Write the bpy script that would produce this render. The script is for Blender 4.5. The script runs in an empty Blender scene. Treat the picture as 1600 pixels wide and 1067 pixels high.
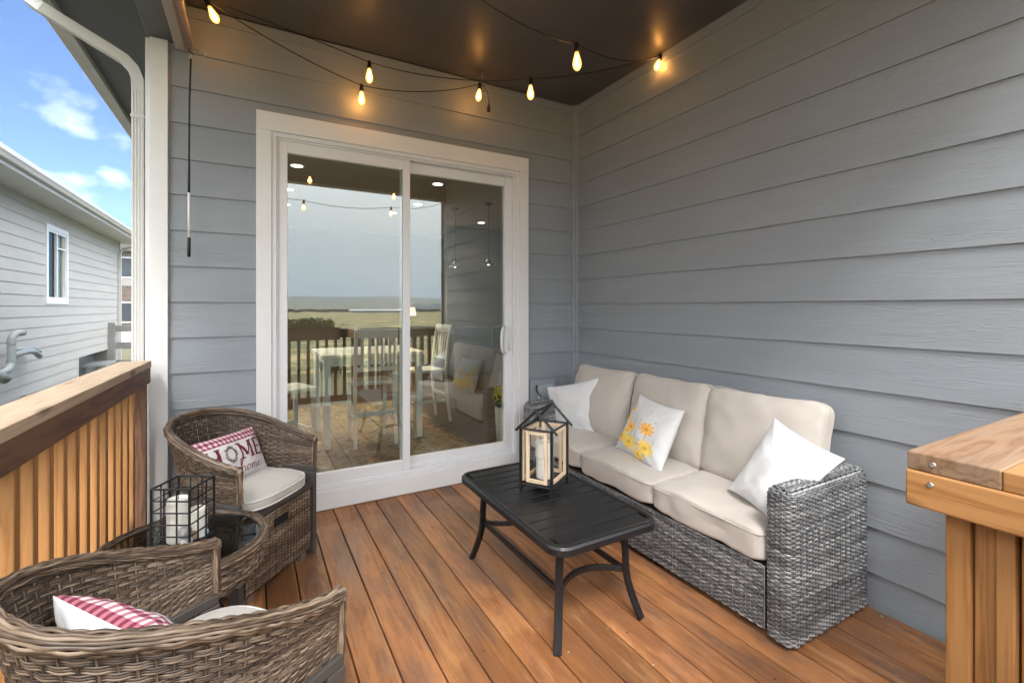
import bpy, bmesh, math, random
import numpy as np
from mathutils import Vector, Matrix, noise
random.seed(7)
sc = bpy.context.scene
COL = sc.collection
R = math.radians
PI = math.pi

# ------------------------------------------------------------------ camera
CAM = Vector((-2.5311, -3.3559, 1.357))
cam_d = bpy.data.cameras.new('camera')
cam = bpy.data.objects.new('camera', cam_d)
COL.objects.link(cam)
cam.location = CAM
cam.rotation_euler = (R(90), 0, R(-29.27))
cam_d.sensor_width = 36
cam_d.lens = 728.7/1600*36
cam_d.shift_y = -53/1600
cam_d.clip_start = 0.05
cam_d.clip_end = 40000
sc.camera = cam

# ------------------------------------------------------------------ world
SUN_EL, SUN_AZ = R(52), R(205)      # azimuth measured clockwise from +Y
w = bpy.data.worlds.new('World')
sc.world = w
w.use_nodes = True
nt = w.node_tree
nt.nodes.clear()
N = nt.nodes.new
L = nt.links.new
out = N('ShaderNodeOutputWorld')
bg = N('ShaderNodeBackground')
sky = N('ShaderNodeTexSky')
sky.sky_type = 'NISHITA'
sky.sun_disc = False
sky.sun_elevation = SUN_EL
sky.sun_rotation = SUN_AZ
sky.altitude = 1600
sky.air_density = 1.1
sky.dust_density = 0.6
sky.ozone_density = 2.0
tc = N('ShaderNodeTexCoord')
sep = N('ShaderNodeSeparateXYZ')
L(tc.outputs['Generated'], sep.inputs[0])
# small fair weather clouds
mp = N('ShaderNodeMapping')
mp.inputs['Scale'].default_value = (1, 1, 1.7)
mp.inputs['Location'].default_value = (3.1, 1.7, .4)
L(tc.outputs['Generated'], mp.inputs[0])
nz = N('ShaderNodeTexNoise')
nz.inputs['Scale'].default_value = 8.5
nz.inputs['Detail'].default_value = 8
nz.inputs['Roughness'].default_value = 0.48
L(mp.outputs[0], nz.inputs['Vector'])
cr = N('ShaderNodeMapRange')
cr.inputs['From Min'].default_value = 0.58
cr.inputs['From Max'].default_value = 0.72
cr.inputs['To Max'].default_value = 0.6
L(nz.outputs['Fac'], cr.inputs['Value'])
lo = N('ShaderNodeMapRange')           # clouds thin out with height
lo.inputs['From Min'].default_value = 0.38
lo.inputs['From Max'].default_value = 0.16
L(sep.outputs['Z'], lo.inputs['Value'])
mul = N('ShaderNodeMath'); mul.operation = 'MULTIPLY'
L(cr.outputs[0], mul.inputs[0]); L(lo.outputs[0], mul.inputs[1])
# pale overcast half of the sky over the open fields (towards -Y)
ov = N('ShaderNodeMapRange')
ov.interpolation_type = 'SMOOTHSTEP'
ov.inputs['From Min'].default_value = 0.72
ov.inputs['From Max'].default_value = -0.05
ov.inputs['To Max'].default_value = 0.95
L(sep.outputs['Y'], ov.inputs['Value'])
mx = N('ShaderNodeMath'); mx.operation = 'MAXIMUM'
L(mul.outputs[0], mx.inputs[0]); L(ov.outputs[0], mx.inputs[1])
tint = N('ShaderNodeMix'); tint.data_type = 'RGBA'; tint.blend_type = 'MULTIPLY'
tint.inputs['Factor'].default_value = 1.0
tint.inputs['B'].default_value = (0.40, 0.62, 0.90, 1)
L(sky.outputs[0], tint.inputs['A'])
mix = N('ShaderNodeMix'); mix.data_type = 'RGBA'
# overcast cloud is about three times brighter overhead than at the horizon
oz = N('ShaderNodeMapRange'); oz.interpolation_type = 'SMOOTHSTEP'
oz.inputs['From Min'].default_value = 0.05; oz.inputs['From Max'].default_value = 0.75
L(sep.outputs['Z'], oz.inputs['Value'])
oc_ = N('ShaderNodeMix'); oc_.data_type = 'RGBA'
oc_.inputs['A'].default_value = (8.6, 8.8, 8.9, 1); oc_.inputs['B'].default_value = (29.5, 29.8, 30.2, 1)
L(oz.outputs[0], oc_.inputs['Factor'])
L(oc_.outputs['Result'], mix.inputs['B'])
L(mx.outputs[0], mix.inputs['Factor'])
L(tint.outputs['Result'], mix.inputs['A'])
L(mix.outputs['Result'], bg.inputs['Color'])
bg.inputs['Strength'].default_value = 0.09
L(bg.outputs[0], out.inputs[0])

sd = bpy.data.lights.new('sun', 'SUN')
sd.energy = 1.25
sd.angle = R(14)
sd.color = (1.0, 0.98, 0.95)
sun = bpy.data.objects.new('sun', sd)
COL.objects.link(sun)
dv = Vector((math.sin(SUN_AZ)*math.cos(SUN_EL), math.cos(SUN_AZ)*math.cos(SUN_EL), math.sin(SUN_EL)))
sun.rotation_euler = dv.to_track_quat('Z', 'Y').to_euler()
sun.location = (0, -10, 20)

sc.view_settings.view_transform = 'Standard'
sc.view_settings.look = 'None'
sc.view_settings.exposure = 1.52
sc.view_settings.gamma = 1
sc.cycles.max_bounces = 10
sc.cycles.transparent_max_bounces = 24
sc.cycles.sample_clamp_indirect = 4
sc.cycles.use_denoising = True

# ------------------------------------------------------------------ helpers
def link(o, parent=None):
    COL.objects.link(o)
    if parent is not None:
        o.parent = parent
    return o

def tag(o, label=None, cat=None, group=None, kind=None):
    if label: o['label'] = label
    if cat: o['category'] = cat
    if group: o['group'] = group
    if kind: o['kind'] = kind
    return o

def thing(name, label, cat, loc=(0, 0, 0), rz=0.0, group=None, kind=None):
    o = bpy.data.objects.new(name, None)
    o.empty_display_size = 0.1
    COL.objects.link(o)
    o.location = loc
    o.rotation_euler = (0, 0, rz)
    return tag(o, label, cat, group, kind)

class MB:
    """collects geometry, with a per-vertex texture coordinate (along, across, across2) and a random value"""
    def __init__(s):
        s.v = []; s.f = []; s.t = []; s.r = []; s.n = 0
        s.uv = None
    def add(s, v, f, t=None, r=None):
        v = np.asarray(v, float).reshape(-1, 3)
        k = s.n
        s.v.append(v)
        s.t.append(np.asarray(t, float).reshape(-1, 3) if t is not None else v.copy())
        s.r.append(np.full(len(v), random.random() if r is None else r) if not isinstance(r, np.ndarray) else r)
        if isinstance(f, np.ndarray):
            s.f.extend((f + k).tolist())
        else:
            s.f.extend([[i + k for i in q] for q in f])
        s.n += len(v)
    def box(s, lo, hi, along=None, M=None, r=None):
        lo = Vector(lo); hi = Vector(hi)
        a = [min(lo[i], hi[i]) for i in range(3)]; b = [max(lo[i], hi[i]) for i in range(3)]
        v = [(x, y, z) for z in (a[2], b[2]) for y in (a[1], b[1]) for x in (a[0], b[0])]
        f = [(0, 2, 3, 1), (4, 5, 7, 6), (0, 1, 5, 4), (2, 6, 7, 3), (0, 4, 6, 2), (1, 3, 7, 5)]
        d = [b[i] - a[i] for i in range(3)]
        if along is None: along = d.index(max(d))
        o = [i for i in range(3) if i != along]
        off = (random.random()*20, random.random()*20, random.random()*20)
        t = [(p[along] + off[0], p[o[0]] + off[1], p[o[1]] + off[2]) for p in v]
        if M is not None: v = [tuple(M @ Vector(p)) for p in v]
        s.add(v, f, t, r)
    def tube(s, pts, r, n=8, closed=False, rad=None, flat=None, up=(0, 0, 1)):
        """sweep: circle radius r (or flat=(w,h) rectangle) along pts"""
        P = [Vector(p) for p in pts]
        m = len(P)
        vs = []; ts = []
        L_ = 0.0
        upv = Vector(up)
        side = None
        for i in range(m):
            if closed:
                d = (P[(i+1) % m] - P[i-1])
            else:
                d = P[min(i+1, m-1)] - P[max(i-1, 0)]
            if d.length < 1e-9: d = Vector((0, 0, 1))
            d.normalize()
            if flat is None:
                if side is None:
                    h = Vector((0, 0, 1)) if abs(d.z) < .9 else Vector((1, 0, 0))
                    side = d.cross(h).normalized()
                else:
                    side = (side - d*side.dot(d)).normalized()
            else:
                side = d.cross(upv)
                if side.length < 1e-4: side = Vector((1, 0, 0))
                side.normalize()
            nn = side.cross(d).normalized()
            if i: L_ += (P[i]-P[i-1]).length
            rr = r if rad is None else rad[i]
            if flat is None:
                for k in range(n):
                    a = 2*PI*k/n
                    vs.append(P[i] + side*math.cos(a)*rr + nn*math.sin(a)*rr)
                    ts.append((L_, k*.01, 0))
            else:
                w_, h_ = flat
                for (cx, cy) in ((-1, -1), (1, -1), (1, 1), (-1, 1)):
                    vs.append(P[i] + side*cx*w_/2 + nn*cy*h_/2)
                    ts.append((L_, cx*w_, cy*h_))
        q = n if flat is None else 4
        f = []
        for i in range(m if closed else m-1):
            j = (i+1) % m
            for k in range(q):
                f.append((i*q+k, i*q+(k+1) % q, j*q+(k+1) % q, j*q+k))
        if not closed:
            f.append(tuple(range(q-1, -1, -1)))
            f.append(tuple((m-1)*q+k for k in range(q)))
        s.add([tuple(v) for v in vs], f, ts)
    def lathe(s, prof, n=24, c=(0, 0, 0), M=None):
        v = []; f = []
        m = len(prof)
        for i in range(n):
            a = 2*PI*i/n
            for (r_, z_) in prof:
                p = Vector((r_*math.cos(a)+c[0], r_*math.sin(a)+c[1], z_+c[2]))
                if M is not None: p = M @ p
                v.append(tuple(p))
        for i in range(n):
            j = (i+1) % n
            for k in range(m-1):
                f.append((i*m+k, j*m+k, j*m+k+1, i*m+k+1))
        s.add(v, f)
    def grid(s, G, closed_u=False, t=None, r=None):
        """G: array (nu, nv, 3)"""
        nu, nv = G.shape[:2]
        idx = np.arange(nu*nv).reshape(nu, nv)
        if closed_u:
            idx = np.vstack([idx, idx[:1]])
        q = np.stack([idx[:-1, :-1], idx[1:, :-1], idx[1:, 1:], idx[:-1, 1:]], -1).reshape(-1, 4)
        s.add(G.reshape(-1, 3), q, t, r)
    def build(s, name, m, parent=None, smooth=False, bevel=0, mats=None):
        V_ = np.concatenate(s.v)
        me = bpy.data.meshes.new(name)
        me.from_pydata(V_.tolist(), [], s.f)
        at = me.attributes.new('tc', 'FLOAT_VECTOR', 'POINT')
        at.data.foreach_set('vector', np.concatenate(s.t).astype(np.float32).ravel())
        ar = me.attributes.new('rnd', 'FLOAT', 'POINT')
        ar.data.foreach_set('value', np.concatenate(s.r).astype(np.float32))
        me.materials.append(m)
        if smooth:
            me.polygons.foreach_set('use_smooth', [True]*len(me.polygons))
        o = bpy.data.objects.new(name, me)
        link(o, parent)
        if bevel:
            b = o.modifiers.new('bevel', 'BEVEL')
            b.width = bevel; b.segments = 2; b.limit_method = 'ANGLE'
            b.harden_normals = False
        return o

def copy_tree(o, parent=None):
    c = o.copy(); COL.objects.link(c); c.parent = parent
    for ch in [x for x in list(bpy.data.objects) if x.parent == o]:
        copy_tree(ch, c)
    return c

# ------------------------------------------------------------------ materials
def mat(name, col=(.5, .5, .5), rough=.6, metal=0.0, spec=.5):
    m = bpy.data.materials.new(name)
    m.use_nodes = True
    b = m.node_tree.nodes['Principled BSDF']
    b.inputs['Base Color'].default_value = (*col, 1)
    b.inputs['Roughness'].default_value = rough
    b.inputs['Metallic'].default_value = metal
    b.inputs['Specular IOR Level'].default_value = spec
    return m

class NT:
    def __init__(s, m):
        s.m = m; s.t = m.node_tree; s.b = s.t.nodes['Principled BSDF']
    def n(s, ty, **kw):
        x = s.t.nodes.new(ty)
        for k, v in kw.items(): setattr(x, k, v)
        return x
    def l(s, a, b): s.t.links.new(a, b)
    def attr(s, name, out='Vector'):
        x = s.n('ShaderNodeAttribute', attribute_name=name)
        return x.outputs[out]
    def mapping(s, vec, scale, loc=(0, 0, 0)):
        x = s.n('ShaderNodeMapping')
        x.inputs['Scale'].default_value = scale
        x.inputs['Location'].default_value = loc
        s.l(vec, x.inputs[0]); return x.outputs[0]
    def noise(s, vec, scale=5, detail=4, rough=.5, dist=0.0):
        x = s.n('ShaderNodeTexNoise')
        x.inputs['Scale'].default_value = scale
        x.inputs['Detail'].default_value = detail
        x.inputs['Roughness'].default_value = rough
        x.inputs['Distortion'].default_value = dist
        s.l(vec, x.inputs['Vector']); return x.outputs['Fac']
    def ramp(s, fac, stops, interp='LINEAR'):
        x = s.n('ShaderNodeValToRGB')
        r = x.color_ramp; r.interpolation = interp
        while len(r.elements) < len(stops): r.elements.new(.5)
        for e, (p, c) in zip(r.elements, stops):
            e.position = p; e.color = (*c, 1) if len(c) == 3 else c
        s.l(fac, x.inputs[0]); return x.outputs['Color']
    def mix(s, fac, a, b, mode='MIX'):
        x = s.n('ShaderNodeMix', data_type='RGBA', blend_type=mode)
        for inp, val in (('Factor', fac), ('A', a), ('B', b)):
            sock = x.inputs[inp]
            if hasattr(val, 'is_output') or isinstance(val, bpy.types.NodeSocket): s.l(val, sock)
            elif inp == 'Factor': sock.default_value = val
            else: sock.default_value = (*val, 1)
        return x.outputs['Result']
    def math(s, op, a, b=0.0, clamp=False):
        x = s.n('ShaderNodeMath', operation=op, use_clamp=clamp)
        for i, val in enumerate((a, b)):
            if isinstance(val, bpy.types.NodeSocket): s.l(val, x.inputs[i])
            else: x.inputs[i].default_value = val
        return x.outputs[0]
    def rng(s, v, a, b, c=0.0, d=1.0):
        x = s.n('ShaderNodeMapRange')
        for k, q in zip(('From Min', 'From Max', 'To Min', 'To Max'), (a, b, c, d)):
            x.inputs[k].default_value = q
        s.l(v, x.inputs['Value']); return x.outputs[0]
    def bump(s, h, strength=.3, dist=.01):
        x = s.n('ShaderNodeBump')
        x.inputs['Strength'].default_value = strength
        x.inputs['Distance'].default_value = dist
        s.l(h, x.inputs['Height'])
        s.l(x.outputs[0], s.b.inputs['Normal'])
        return x
    def col(s, c): s.l(c, s.b.inputs['Base Color'])

def wood(name, dark, mid, light, rough=.6, ring=1.0, wet=False, tone=.35, weather=None):
    m = mat(name, mid, rough)
    g = NT(m)
    tcv = g.attr('tc'); rnd = g.attr('rnd', 'Fac')
    v = g.mapping(tcv, (0.55, 9*ring, 9*ring))
    n1 = g.noise(v, 1.3, 4, .5, 0.4)
    wv = g.math('MULTIPLY', n1, 9.0)
    fr = g.math('FRACT', wv)
    tri = g.math('ABSOLUTE', g.math('SUBTRACT', fr, .5))
    tri = g.math('MULTIPLY', tri, 2.0)
    fib = g.noise(g.mapping(tcv, (6, 260, 260)), 1.0, 3, .6)
    grain = g.math('ADD', g.math('MULTIPLY', g.math('POWER', tri, 2.2), .62), g.math('MULTIPLY', fib, .45))
    c = g.ramp(grain, [(0.12, light), (0.5, mid), (0.95, dark)])
    big = g.noise(g.mapping(tcv, (.9, 5, 5)), 1.2, 3, .5)
    c = g.mix(g.rng(big, .35, .7, 0, .45), c, mid, 'MIX')
    tn = g.rng(rnd, 0, 1, 1-tone, 1+tone*.45)
    tc3 = g.n('ShaderNodeCombineColor')
    g.l(tn, tc3.inputs[0]); g.l(tn, tc3.inputs[1]); g.l(g.math('POWER', tn, 1.15), tc3.inputs[2])
    c = g.mix(1.0, c, tc3.outputs[0], 'MULTIPLY')
    kn = g.n('ShaderNodeTexVoronoi'); kn.inputs['Scale'].default_value = 1.0
    g.l(g.mapping(tcv, (2.2, 7, 7)), kn.inputs['Vector'])
    kf = g.rng(kn.outputs['Distance'], .05, .16, .85, 0)
    c = g.mix(kf, c, tuple(x*.35 for x in dark))
    hb = g.math('ADD', g.math('MULTIPLY', tri, .4), g.math('MULTIPLY', fib, .5))
    rr = rough
    if wet:
        obj = g.n('ShaderNodeTexCoord').outputs['Object']
        w1 = g.noise(g.mapping(obj, (1.6, .9, 1)), 1.5, 7, .62, .35)
        wf = g.rng(w1, .56, .60, 0, 1)
        w2 = g.noise(g.mapping(obj, (7, 2.0, 1)), 1.1, 5, .6)
        c = g.mix(g.rng(w2, .45, .66, 0, .66), c, (.095, .060, .048))
        c = g.mix(g.rng(w2, .45, .3, 0, .5), c, (.42, .205, .08))
        w3 = g.noise(g.mapping(tcv, (1.1, 9, 9)), 1.6, 5, .65, .4)
        c = g.mix(g.rng(w3, .50, .68, 0, .5), c, (.12, .06, .038))
        c = g.mix(g.rng(w3, .44, .32, 0, .5), c, (.40, .21, .10))
        w4 = g.noise(g.mapping(obj, (30, 22, 1)), 1.2, 5, .7)
        c = g.mix(g.rng(w4, .58, .72, 0, .4), c, (.36, .25, .17))
        c = g.mix(g.math('MULTIPLY', wf, .55), c, (.19, .075, .028))
        # nail heads and crumbs
        vr = g.n('ShaderNodeTexVoronoi'); vr.inputs['Scale'].default_value = 14
        g.l(g.mapping(obj, (1, 1, 1)), vr.inputs['Vector'])
        dots = g.rng(vr.outputs['Distance'], .05, .075, 1, 0)
        vcol = g.n('ShaderNodeSeparateColor'); g.l(vr.outputs['Color'], vcol.inputs[0])
        dark_d = g.math('MULTIPLY', dots, g.rng(vcol.outputs[0], .80, .81, 0, 1))
        lite_d = g.math('MULTIPLY', dots, g.rng(vcol.outputs[1], .94, .95, 0, .8))
        c = g.mix(dark_d, c, (.02, .015, .012))
        c = g.mix(lite_d, c, (.6, .55, .48))
        ro = g.rng(wf, 0, 1, .50, .36)
        ro2 = g.math('ADD', ro, g.rng(fib, .3, .7, -.06, .08))
        g.l(ro2, g.b.inputs['Roughness'])
    if weather:
        obj = g.n('ShaderNodeTexCoord').outputs['Object']
        w1 = g.noise(g.mapping(tcv, (1.3, 11, 11)), 1.6, 6, .65, .3)
        c = g.mix(g.rng(w1, .48, .66, 0, .75), c, weather)
    g.col(c)
    g.bump(hb, .22, .004)
    return m

def siding(name, col, bump=.35, rough=.62):
    m = mat(name, col, rough)
    g = NT(m)
    tcv = g.attr('tc'); rnd = g.attr('rnd', 'Fac')
    n1 = g.noise(g.mapping(tcv, (.9, 16, 16)), 1.5, 3, .5, .7)
    fr = g.math('ABSOLUTE', g.math('SUBTRACT', g.math('FRACT', g.math('MULTIPLY', n1, 11.0)), .5))
    fr = g.rng(fr, .0, .16, 0, 1)
    fib = g.noise(g.mapping(tcv, (8, 180, 180)), 1, 2, .5)
    patch = g.noise(g.mapping(tcv, (1.1, 5, 5)), 1.7, 2, .5)
    h = g.math('MULTIPLY', g.math('ADD', g.math('MULTIPLY', fr, .7), g.math('MULTIPLY', fib, .35)), g.rng(patch, .38, .62, .25, 1))
    g.bump(h, bump, .0035)
    big = g.noise(g.mapping(tcv, (.6, 3, 3)), 1.2, 4, .6)
    c = g.mix(g.rng(big, .3, .7, 0, 1), tuple(x*.93 for x in col), tuple(x*1.06 for x in col))
    c = g.mix(g.rng(rnd, 0, 1, 0, .12), c, tuple(x*.8 for x in col))
    vr = g.n('ShaderNodeTexVoronoi'); vr.inputs['Scale'].default_value = 1.0
    g.l(g.mapping(tcv, (2.6, 3.4, 0)), vr.inputs['Vector'])
    vs_ = g.n('ShaderNodeSeparateColor'); g.l(vr.outputs['Color'], vs_.inputs[0])
    dot_ = g.math('MULTIPLY', g.rng(vr.outputs['Distance'], .010, .016, .8, 0), g.math('GREATER_THAN', vs_.outputs[0], .55))
    c = g.mix(dot_, c, tuple(x*.35 for x in col))
    scuff = g.noise(g.mapping(tcv, (2.2, 26, 4)), 1.0, 6, .7)
    c = g.mix(g.rng(scuff, .64, .8, 0, .18), c, tuple(min(1, x*1.35) for x in col))
    g.col(c)
    return m

def paint(name, col, rough=.45, var=.04, bump=.06, grain=False):
    m = mat(name, col, rough)
    g = NT(m)
    ob = g.n('ShaderNodeTexCoord').outputs['Object']
    n1 = g.noise(ob, 3.0, 5, .6)
    g.col(g.mix(g.rng(n1, .3, .7, 0, 1), tuple(x*(1-var) for x in col), tuple(min(1, x*(1+var)) for x in col)))
    if grain:
        tcv = g.attr('tc')
        n2 = g.noise(g.mapping(tcv, (1.5, 40, 40)), 1.2, 4, .6, .6)
    else:
        n2 = g.noise(ob, 60, 3, .6)
    g.bump(n2, bump, .003)
    return m

def wicker(name, dark, mid, light, rough=.42):
    m = mat(name, mid, rough)
    g = NT(m)
    tcv = g.attr('tc'); rnd = g.attr('rnd', 'Fac')
    n1 = g.noise(g.mapping(tcv, (11, 160, 1)), 1, 3, .6)
    n2 = g.noise(g.mapping(tcv, (5, 300, 1)), 1, 2, .5)
    f = g.math('ADD', g.math('MULTIPLY', n1, .45), g.math('MULTIPLY', n2, .55))
    f = g.math('ADD', f, g.rng(rnd, 0, 1, -.1, .1))
    g.col(g.ramp(f, [(.34, dark), (.5, mid), (.64, light)]))
    n3 = g.noise(g.mapping(tcv, (8, 1500, 1)), 1, 2, .5)
    g.bump(n3, .25, .001)
    return m

def fabric(name, col, rough=.85, var=.05, weave=900, bump=.12, sheen=.2):
    m = mat(name, col, rough)
    g = NT(m)
    g.b.inputs['Sheen Weight'].default_value = sheen
    ob = g.n('ShaderNodeTexCoord').outputs['Object']
    n1 = g.noise(ob, 5, 5, .6)
    n2 = g.noise(ob, 260, 2, .5)
    f = g.math('ADD', g.math('MULTIPLY', n1, .6), g.math('MULTIPLY', n2, .4))
    g.col(g.mix(g.rng(f, .3, .7, 0, 1), tuple(x*(1-var) for x in col), tuple(min(1, x*(1+var)) for x in col)))
    n3 = g.noise(ob, weave, 2, .5)
    g.bump(n3, bump, .002)
    return m

M = {}
M['deck'] = wood('deck_cedar', (.21, .080, .029), (.325, .128, .046), (.41, .18, .068), .5, ring=.8, wet=True, tone=.5)
M['cedar'] = wood('rail_cedar', (.33, .135, .040), (.44, .20, .062), (.51, .25, .09), .6, ring=1.1, tone=.28)
M['capwood'] = wood('rail_cap_weathered', (.33, .235, .15), (.42, .31, .205), (.48, .37, .255), .7, ring=1.0, tone=.1, weather=(.40, .30, .20))
M['capgold'] = wood('rail_cap_cedar', (.14, .066, .03), (.23, .13, .068), (.28, .175, .10), .65, ring=1.0, tone=.15, weather=(.22, .15, .10))
M['darkrail'] = wood('rail_board_shade_brown', (.055, .026, .014), (.135, .062, .034), (.20, .10, .055), .65, ring=1.0, tone=.2)  # brown darkened for the shadowed inner rail face and the backlit rear rail
M['siding'] = siding('siding_slate', (.26, .282, .303), .42, .5)
M['siding_n'] = siding('siding_pale', (.45, .44, .415), .1)
M['trim_g'] = paint('trim_slate', (.27, .29, .31), .6)
M['soffit'] = paint('soffit_slate', (.10, .105, .11), .42, .06, .25)
M['ceil'] = paint('ceiling_panel_brown', (.074, .071, .071), .40, .08, .35)
M['white'] = paint('trim_white', (.72, .715, .70), .5, .03, .12, True)
M['vinyl'] = paint('vinyl_white', (.72, .72, .725), .3, .01, .02)
M['alum'] = paint('downspout_offwhite', (.58, .575, .55), .45, .04, .05)
M['tan'] = paint('shade_tan', (.38, .31, .26), .55)
M['black'] = paint('black_metal', (.009, .009, .010), .36, .1, .05)
M['blackwire'] = mat('black_cord', (.012, .011, .010), .5)
M['brownmetal'] = paint('brown_metal', (.065, .058, .054), .42, .08, .04)
M['greymetal'] = mat('steel', (.55, .55, .55), .3, .9)
M['wick_b'] = wicker('wicker_brown', (.032, .021, .014), (.100, .066, .043), (.27, .20, .14))
M['wick_g'] = wicker('wicker_grey', (.055, .056, .058), (.145, .147, .15), (.33, .335, .335))
M['wick_back'] = mat('wicker_core', (.03, .026, .023), .8)
M['cush'] = fabric('cushion_beige', (.45, .405, .36))
M['cush_s'] = fabric('cushion_sand', (.46, .435, .385), .85, .09, 420, .2)
M['pipe'] = fabric('piping_grey', (.60, .60, .57))
M['wpil'] = fabric('pillow_white', (.60, .60, .60), .9, .02)
M['pine'] = wood('lantern_pine', (.40, .26, .14), (.66, .50, .33), (.78, .64, .46), .6, ring=2, tone=.1)
M['candle'] = mat('candle_wax', (.80, .77, .70), .45)
M['candle'].node_tree.nodes['Principled BSDF'].inputs['Subsurface Weight'].default_value = .3
M['candle'].node_tree.nodes['Principled BSDF'].inputs['Subsurface Radius'].default_value = (.02, .015, .01)
M['darkred'] = mat('lettering_wine', (.13, .012, .03), .85)
M['wreath'] = fabric('wreath_print', (.16, .14, .085), .9, .5)

def glass_pane(name, refl=.3, tint=(1, 1, 1), rough=0.0):
    """coated window glass: part mirror, part see-through"""
    m = bpy.data.materials.new(name); m.use_nodes = True
    t = m.node_tree; t.nodes.clear()
    o = t.nodes.new('ShaderNodeOutputMaterial')
    tr = t.nodes.new('ShaderNodeBsdfTransparent'); tr.inputs[0].default_value = (*tint, 1)
    gl = t.nodes.new('ShaderNodeBsdfGlossy'); gl.inputs['Roughness'].default_value = rough
    gl.inputs['Color'].default_value = (.95, 1, .98, 1)
    lw = t.nodes.new('ShaderNodeLayerWeight'); lw.inputs['Blend'].default_value = .5
    pw = t.nodes.new('ShaderNodeMath'); pw.operation = 'POWER'; pw.inputs[1].default_value = 5
    t.links.new(lw.outputs['Facing'], pw.inputs[0])
    m1_ = t.nodes.new('ShaderNodeMath'); m1_.operation = 'MULTIPLY'; m1_.inputs[1].default_value = .5
    t.links.new(pw.outputs[0], m1_.inputs[0])
    ad = t.nodes.new('ShaderNodeMath'); ad.operation = 'ADD'; ad.use_clamp = True
    ad.inputs[1].default_value = refl+.02
    t.links.new(m1_.outputs[0], ad.inputs[0])
    mx_ = t.nodes.new('ShaderNodeMixShader')
    t.links.new(ad.outputs[0], mx_.inputs[0]); t.links.new(tr.outputs[0], mx_.inputs[1]); t.links.new(gl.outputs[0], mx_.inputs[2])
    t.links.new(mx_.outputs[0], o.inputs[0])
    return m
M['glass'] = glass_pane('door_glass', .13, (.90, .93, .90))
M['clear'] = glass_pane('clear_glass', .01, (.98, .985, .985))
M['wglass'] = glass_pane('neighbor_window_glass', .12, (.7, .75, .72))
M['tabglass'] = glass_pane('smoked_glass', .07, (.45, .48, .50))

def emit(name, col, s):
    m = bpy.data.materials.new(name); m.use_nodes = True
    b = m.node_tree.nodes['Principled BSDF']
    b.inputs['Base Color'].default_value = (0, 0, 0, 1)
    b.inputs['Emission Color'].default_value = (*col, 1)
    b.inputs['Emission Strength'].default_value = s
    return m
M['fil'] = emit('filament_glow', (1.0, .60, .20), 16)
M['can'] = emit('ceiling_light_glow', (1.0, .88, .70), 5)
M['amber'] = glass_pane('amber_bulb_glass', .04, (1.0, .86, .58))
NT_amb = M['amber'].node_tree
# faint glow of the lit amber envelope
_em = NT_amb.nodes.new('ShaderNodeEmission'); _em.inputs[0].default_value = (1, .50, .12, 1); _em.inputs[1].default_value = .55
_ad = NT_amb.nodes.new('ShaderNodeAddShader')
_o = [n for n in NT_amb.nodes if n.type == 'OUTPUT_MATERIAL'][0]
_src = _o.inputs[0].links[0].from_socket
NT_amb.links.new(_src, _ad.inputs[0]); NT_amb.links.new(_em.outputs[0], _ad.inputs[1]); NT_amb.links.new(_ad.outputs[0], _o.inputs[0])

# ------------------------------------------------------------------ terrain
def terrain_z(x, y):
    z = -0.95
    if y < -5:
        z -= min(1.0, (-5-y)/60)*5.0
    d = math.hypot(x, y)
    if y < 0:
        z += .35*noise.noise(Vector((x*.03, y*.03, 0)))*min(1, d/20)
    if d > 900 and y < 0:
        f_ = min(1, (d-900)/5200)
        side = .7+.3*noise.noise(Vector((x*.0006, y*.0006, 4)))
        z += 190*f_*f_*(3-2*f_)*side
        z += 28*f_*noise.noise(Vector((x*.002, y*.002, 1)))
    return z
def axis(a, b, near=1.0):
    out_ = [0.0]; s_ = near
    while out_[-1] < b: out_.append(out_[-1]+s_); s_ *= 1.16
    neg = [0.0]; s_ = near
    while neg[-1] > a: neg.append(neg[-1]-s_); s_ *= 1.16
    return sorted(set(neg+out_))
xs = axis(-9000, 9000); ys = axis(-9000, 900)
G = np.array([[(x, y, terrain_z(x, y)) for y in ys] for x in xs])
mb = MB(); mb.grid(G)
mg = mat('dry_grassland', (.3, .22, .1), .9)
g = NT(mg)
ob = g.n('ShaderNodeTexCoord').outputs['Object']
n1 = g.noise(g.mapping(ob, (.02, .06, .02)), 1, 6, .6)
c = g.ramp(n1, [(.38, (.30, .19, .07)), (.5, (.50, .34, .14)), (.6, (.32, .20, .075))])
n2 = g.noise(g.mapping(ob, (.16, .22, .1)), 1, 6, .65)
c = g.mix(g.rng(n2, .45, .53, 0, .92), c, (.04, .085, .018))
ge = g.n('ShaderNodeSeparateXYZ'); g.l(ob, ge.inputs[0])
n5 = g.noise(g.mapping(ob, (.5, .5, .5)), 1, 5, .6)
lawn = g.ramp(n5, [(.35, (.045, .065, .025)), (.6, (.10, .085, .045))])
nearf = g.rng(ge.outputs['Y'], -34, -14, 0, 1)
c = g.mix(nearf, c, lawn)
far = g.rng(ge.outputs['Y'], -700, -1400, 0, 1)
n3 = g.noise(g.mapping(ob, (.004, .012, .01)), 1, 6, .6)
fc = g.ramp(n3, [(.38, (.07, .09, .05)), (.55, (.18, .15, .09)), (.66, (.07, .09, .06))])
g.col(g.mix(far, c, fc))
g.bump(g.noise(ob, 9, 6, .7), .5, .05)
o = mb.build('ground', mg, smooth=True); tag(o, kind='structure')

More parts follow.
